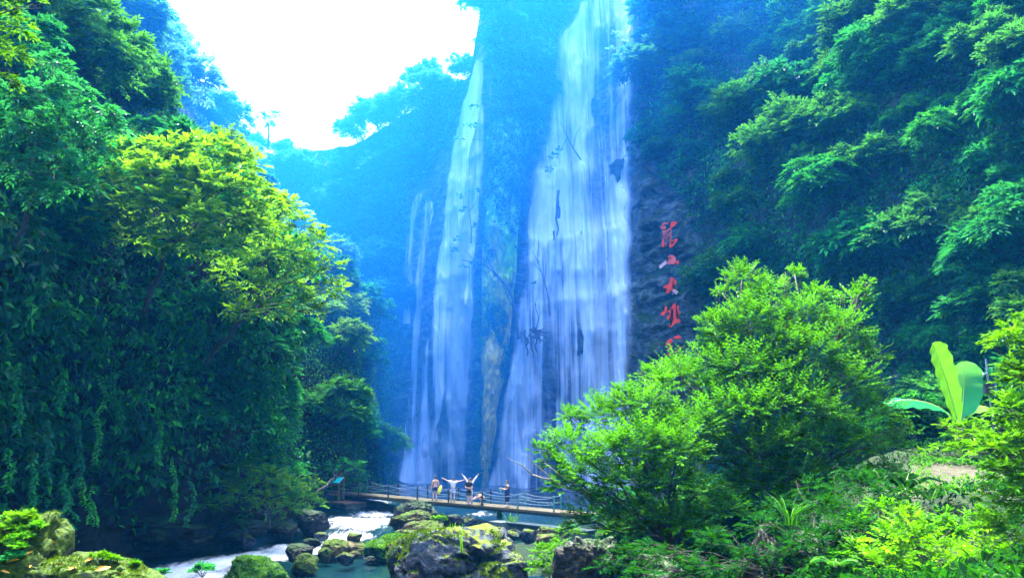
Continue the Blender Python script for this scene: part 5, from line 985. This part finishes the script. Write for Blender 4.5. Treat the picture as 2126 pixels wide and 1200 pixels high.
def grass(name, label, base, n, ln, w, mat, spread=0.15, lean=0.5, cat='grass'):
    e = empty(name, tuple(base), label=label, cat=cat)
    for i in range(n):
        a = rng.uniform(0, 6.28); o_ = np.array([math.cos(a), math.sin(a), 0]) * spread * rng.uniform(0, 1); L_ = ln * rng.uniform(0.6, 1.1); d = np.array([math.cos(a), math.sin(a), 0]) * lean * rng.uniform(0.3, 1.2); t = np.linspace(0, 1, 7)[:, None]
        C = o_ + d * L_ * t ** 1.8 + np.array([0, 0, 1]) * L_ * (t - 0.35 * lean * t ** 3); S = norm(np.cross(d + 1e-3, [0, 0, 1])); W = w * (1 - t ** 1.5) + 0.002
        P = np.stack([C - S * W, C + np.array([0, 0, 0.0]) - d * 0.02, C + S * W], 1); obj('blade', grid_mesh('blade', P, mat, True, {'tint': np.full(P.shape[:2], rng.uniform(0.2, 1))}), e)
    return e
G1 = 'big grey boulder with yellow moss at the bottom centre'
g = on_mesh(G1, 962, 1140); grass('reed', 'tall yellow-green reed growing on the big grey boulder', g - np.array([0, 0, 0.05]), 3, 0.85, 0.022, M['grass'], 0.04, 0.22, 'reed')
grass('grass_tuft', 'arching grass tuft on the dark rock right of the bush trunk', at(1640., 1090., 16), 22, 0.75, 0.012, M['leaf_bush'], 0.2, 0.9, 'grass')
grass('grass_tuft', 'fresh grass tuft between the tan rock and the grey boulder', at(940., 1112., 44), 16, 0.9, 0.04, M['grass'], 0.4, 0.6, 'grass')
grass('grass_tuft', 'grass tuft on the stones under the right half of the bridge', at(1060., 1086., 53), 16, 0.8, 0.05, M['grass'], 0.6, 0.7, 'grass')
def herb(label, base, r, mat, LL, tb=0.1, group=None):
    lob = np.concatenate([np.array([[0, 0, r * 0.5, r * 0.8]]), np.stack([rng.uniform(-r, r, 4), rng.uniform(-r, r, 4), rng.uniform(0.2, 0.7, 4) * r, rng.uniform(0.4, 0.7, 4) * r], -1)])
    e = empty('herb', tuple(base), label=label, cat='plant', group=group); obj('leaves', crown_mesh('leaves', lob, 45 / (r * r), 7, LL, LL * 0.45, M[mat], droop=0.2, zmin=0, tbias=tb), e)
    mb = MB()
    for k in range(5): a = k * 1.256; limb(mb, (0, 0, -0.03), (math.cos(a) * r * 0.6, math.sin(a) * r * 0.6, r * 0.7), 0.008, 0.004, 0, 4, 3, 0.05, k)
    obj('stem', mb.mesh('stem', M['bark']), e)
B1 = 'large mossy boulder with leafy plants in the bottom left corner'; B2 = 'low mossy boulder strewn with yellow leaves at the bottom left'
for px_, py_, r, mt in ((40, 1085, 0.20, 'leaf_near'), (15, 1110, 0.22, 'leaf_near'), (75, 1100, 0.16, 'leaf_bush'), (50, 1125, 0.17, 'leaf_bush'), (0, 1140, 0.2, 'leaf_near'), (35, 1140, 0.14, 'leaf_bush'), (55, 1080, 0.14, 'grass'), (110, 1190, 0.14, 'leaf_bush'), (25, 1165, 0.14, 'leaf_wall')):
    herb('leafy green herb growing on the large mossy boulder at the left', on_mesh(B1, px_, py_), r, mt, 0.065, group='herbs on the left boulder')
for px_, py_, r in ((205, 1158, 0.10), (225, 1160, 0.09), (240, 1163, 0.08), (280, 1172, 0.08)): herb('small herb along the top of the low mossy boulder', on_mesh(B2, px_, py_), r, 'leaf_near', 0.05, group='herbs on the low mossy boulder')
for px_, py_, r in ((330, 1200, 0.14), (420, 1195, 0.2)): herb('teal herb sprouting at the bottom edge by the white water', at(float(px_), float(py_), 15.), r, 'leaf_wall', 0.07, group='herbs by the white water')
for px_, py_ in ((885, 1165), (905, 1160)): herb('small bright herb at the left foot of the grey boulder', at(float(px_), float(py_), 26.), 0.28, 'grass', 0.10, group='herbs at the foot of the grey boulder')
herb('fresh green herb on the tan rock beside the grass tuft', at(915., 1085., 46.), 0.35, 'grass', 0.2)
FL = mesh_np('fallen_leaf', [(0, 0, 0), (0.03, 0.018, 0.012), (0.08, 0.02, 0.004), (0.12, 0, 0.0), (0.08, -0.02, 0.006), (0.03, -0.018, 0.012)], [(0, 1, 2, 3), (0, 3, 4, 5)], M['dry_leaf'])
for key, lab, lst in ((B1, 'yellow fallen leaf lying on the large mossy boulder', [(122, 1128), (12, 1155), (45, 1163), (70, 1172), (38, 1154), (8, 1188), (60, 1150), (20, 1120)]), (B2, 'orange-yellow fallen leaf lying on the low mossy boulder', [(200, 1182), (135, 1172), (210, 1176), (180, 1165), (150, 1185), (260, 1190)])):
    for x, y in lst:
        p = on_mesh(key, x, y); obj('fallen_leaf', FL, None, tuple(p + np.array([0, -0.03, 0.02])), (rng.uniform(0.2, 0.8), rng.uniform(-0.3, 0.3), rng.uniform(0, 6.28)), rng.uniform(0.9, 1.9), label=lab, cat='leaf', group='fallen leaves on the left boulders')

# hanging vines on the left overhang
def vine(px, y0, y1, D, label, mat='leaf_big', LL=0.2, group='hanging vines at the lower left'):
    top = at(float(px), float(y0), D); bot = at(px + rng.uniform(-8, 8), float(y1), D); e = empty('hanging_vine', tuple(top), label=label, cat='vine', group=group); n = int((y1 - y0) / 4)
    t = np.linspace(0, 1, n)[:, None]; C = (bot - top) * t + 0.25 * np.stack([fbm(np.stack([t[:, 0] * 4, 0 * t[:, 0], 0 * t[:, 0] + px], -1), 2, 5)] * 3, -1) * np.array([1, 1, 0])
    obj('stem', MB().tube([tuple(c) for c in C[::2]], 0.012, 4).mesh('stem', M['bark']), e)
    C2 = np.concatenate([C, C]); s = np.concatenate([np.ones(n), -np.ones(n)])[:, None]; D_ = np.array([1, 0, 0]) * s + np.array([0, -0.5, -0.5]) + 0.4 * rdir(2 * n); U_ = np.array([0, -0.6, 0.8]) + 0.3 * rdir(2 * n)
    obj('leaves', leaf_mesh('leaves', C2, D_, U_, LL * rng.uniform(0.7, 1.3, 2 * n), LL * 0.55, rng.uniform(0.3, 1, 2 * n), M[mat]), e)
for px_, y0, y1 in ((20, 930, 1020), (65, 940, 1060), (135, 980, 1095), (150, 1000, 1080), (180, 990, 1085), (190, 1010, 1092), (165, 860, 1010), (95, 870, 1000), (210, 780, 960), (240, 720, 900), (30, 760, 900), (365, 960, 1080), (395, 1000, 1090), (300, 700, 860), (330, 820, 960), (120, 700, 850)):
    vine(px_, y0, y1, float(np.interp(px_, [0, 200, 400], [29, 35, 40])), 'leafy vine hanging down over the dark overhang on the left')

# bare and thin trees in front of the falls, driftwood
def twig_tree(name, label, lines, leaves, D, cat='tree', mat='leaf_far', r0=0.10, bark='bark'):
    base = at(float(lines[0][0][0]), float(lines[0][0][1]), D); e = empty(name, tuple(base), label=label, cat=cat); mb = MB()
    for k, ln in enumerate(lines):
        pts = [at(float(x), float(y), D - 0.25 * i * (1 if k % 2 else -0.5)) - base for i, (x, y) in enumerate(ln)]; r = r0 if k == 0 else r0 * 0.5
        q = crnet(np.array(pts)[:, None].repeat(2, 1), 2, len(pts) * 4)[:, 0]; mb.tube([tuple(p) for p in q], list(np.linspace(r, r * 0.3, len(q))), 5)
    obj('trunk', mb.mesh('trunk', M[bark], True), e)
    if leaves:
        lob = np.array([list(at(float(x), float(y), D - 0.4) - base) + [r * D / FPX] for x, y, r in leaves]); obj('crown', crown_mesh('crown', lob, 9, 7, 0.34, 0.2, M[mat], droop=0.3), e)
twig_tree('thin_tree', 'thin dark tree leaning left in front of the mossy rock rib', [[(1077, 704), (1070, 650), (1058, 605), (1034, 575), (1005, 550), (960, 540)], [(1034, 575), (1016, 545), (1006, 520)], [(1058, 605), (1066, 570), (1062, 540)], [(1005, 550), (985, 540), (965, 520)], [(1070, 650), (1048, 600), (1030, 560)]], [(950, 498, 12), (962, 556, 10), (985, 545, 9), (945, 520, 8)], 84.0, r0=0.16)
twig_tree('bare_tree', 'bare forked tree standing in front of the main fall', [[(1142, 655), (1138, 615), (1130, 585), (1118, 548), (1105, 520)], [(1130, 585), (1134, 550), (1128, 515)], [(1124, 565), (1112, 550), (1108, 535)], [(1118, 548), (1116, 530), (1120, 505)]], [], 83.5, r0=0.09)
twig_tree('bare_tree', 'small bare twiggy tree rising from the tangle of driftwood', [[(1112, 690), (1118, 660), (1112, 635), (1118, 600)], [(1112, 635), (1104, 615), (1100, 590)], [(1118, 660), (1128, 640), (1132, 620)]], [(1108, 590, 5)], 83.0, r0=0.06)
twig_tree('thin_tree', 'thin tree with turquoise leaves bending over the narrow fall', [[(1088, 330), (1062, 300), (1040, 282), (1018, 262), (1008, 240)], [(1040, 282), (1010, 292), (985, 290), (965, 298)], [(1062, 300), (1072, 320), (1080, 345)]], [(985, 225, 11), (968, 262, 12), (955, 290, 11), (990, 262, 7)], 86.5)
twig_tree('thin_tree', 'slender tree with two leaf tufts against the narrow fall', [[(978, 505), (978, 470), (974, 440), (972, 405)], [(974, 440), (990, 415), (992, 395)]], [(952, 408, 10), (985, 396, 12), (962, 435, 8), (990, 470, 6)], 86.0, r0=0.07)
twig_tree('thin_tree', 'thin bare tree with a turquoise tuft in the upper main fall', [[(1206, 332), (1190, 308), (1178, 285), (1165, 255)], [(1178, 285), (1160, 320), (1150, 345)], [(1190, 308), (1196, 280), (1208, 262)], [(1300, 322), (1275, 348), (1240, 380)]], [(1150, 325, 10), (1140, 352, 8), (1162, 310, 7)], 86.0, r0=0.09)
for i, (x, y0, y1) in enumerate(((1082, 688, 710), (1090, 685, 718), (1094, 700, 738), (1102, 690, 720), (1104, 705, 744), (1112, 690, 730), (1120, 690, 712), (1160, 395, 430), (1156, 440, 490), (1150, 480, 500), (1203, 690, 715), (1235, 225, 250))):
    a = at(float(x), float(y0), 83.2 if y0 > 500 else 86); b = at(x + rng.uniform(-3, 3), float(y1), 83.0 if y0 > 500 else 85.8); m = MB(); limb(m, Vector((0, 0, 0)), Vector(b - a), 0.13, 0.07, 0, 6, 4, 0.06, i)
    obj('hanging_root', m.mesh('hanging_root', M['bark'], True), None, tuple(a), label='short dark root hanging in front of the main fall', cat='root', group='dark roots hanging in the main fall')
m = MB()
for i, (x0, y0, x1, y1) in enumerate(((1100, 683, 1135, 700), (1105, 690, 1130, 682), (1098, 695, 1128, 708), (1110, 680, 1122, 705), (1118, 688, 1140, 692))): limb(m, Vector(at(float(x0), float(y0), 83.4)), Vector(at(float(x1), float(y1), 83.2)), 0.14, 0.06, 0, 6, 4, 0.05, i)
obj('driftwood', m.mesh('driftwood', M['bark'], True), label='dark tangle of driftwood caught in the middle of the main fall', cat='driftwood')
m = MB(); bz = at(1250., 1040., 19.5)
limb(m, at(1260., 1045., 19.5), at(1105., 985., 18.8), 0.05, 0.02, 0.02, 6, 8, 0.02, 4); limb(m, at(1105., 985., 18.8), at(1050., 947., 18.6), 0.02, 0.006, 0.02, 5, 5, 0.03, 5); limb(m, at(1150., 1000., 19), at(1080., 940., 18.7), 0.018, 0.005, 0.03, 5, 5, 0.03, 6); limb(m, at(1230., 1030., 19.3), at(1130., 960., 18.9), 0.03, 0.01, 0.02, 5, 5, 0.03, 7)
obj('branch', m.mesh('branch', M['bark_pale'], True), label='bare pale branch sticking out left from the foreground bush', cat='branch')

# leaf litter and undergrowth on the right bank
gpx, gpy = topix(np.stack([GX, np.maximum(GY, 1), GZ], -1)); GP = np.stack([GX, GY, GZ], -1); GN = surf_normals(GP); GN *= np.where(GN[..., 2:] < 0, -1, 1)
gmk = ((GX > 1.5 + 0 * GX) & (GY > 6.5) & (GY < 48) & (GZ > 0.9) & (gpx > 1080) & (gpx < 2500) & ~((gpx > 1890) & (gpx < 2050) & (GY > 22.5) & (GY < 29))).astype(float)
cover('undergrowth', GP, GN, gmk, 85, 0.19, 0.085, M['leaf_shaded'], 0.7, 'dark undergrowth covering the right-hand bank', 171)
# ------------------------------------------------------------------ haze in the gorge
def air(name, mb, dens):
    mh, nt, out = newmat(name); pv = N(nt, 'ShaderNodeVolumePrincipled'); pv.inputs['Color'].default_value = HAZE_COLOR; pv.inputs['Density'].default_value = dens; pv.inputs['Anisotropy'].default_value = HAZE_G
    nt.links.new(pv.outputs[0], out.inputs['Volume']); obj(name, mb.mesh(name, mh), kind='stuff')
air('haze', MB().box((0, 40, 47), (140, 130, 51.5)), HAZE_DENSITY)
mz = [(-130, 74), (-30, 74), (-9, 70), (-2, 64), (13, 84), (60, 60), (130, 48), (130, 160), (-130, 160)]; mt_ = [(-130, 0), (-30, 2), (-9, 40), (-2, 46), (13, 60), (60, 24), (130, 20), (130, 160), (-130, 160)]
mm = MB(); mm.add([(x, y, -3.2) for x, y in mz] + [(x, y, 95) for x, y in mt_], [tuple(range(8, -1, -1)), tuple(range(9, 18))] + [t for k in range(9) for t in ((k, (k + 1) % 9, 9 + (k + 1) % 9), (k, 9 + (k + 1) % 9, 9 + k))])
air('mist', mm, MIST_DENSITY)                # spray of the falls drifting in the gorge

ORD = ['first', 'second', 'third', 'fourth', 'fifth', 'sixth', 'seventh', 'eighth', 'ninth', 'tenth', 'eleventh', 'twelfth', 'thirteenth', 'fourteenth', 'fifteenth', 'sixteenth', 'seventeenth', 'eighteenth', 'nineteenth', 'twentieth']
byl = {}
for o in list(COL.objects):
    if o.parent is None and 'label' in o and 'category' in o: byl.setdefault(o['label'], []).append(o)
for lab, os_ in byl.items():
    if len(os_) < 2: continue
    os_.sort(key=lambda o: float(topix(np.array(o.location))[0])); n = len(os_)
    for k, o in enumerate(os_): o['label'] = lab + (', ' + (['left', 'right'] if n == 2 else ['left', 'middle', 'right'])[k] + ' one' if n <= 3 else ', ' + ORD[min(k, 19)] + ' from left')
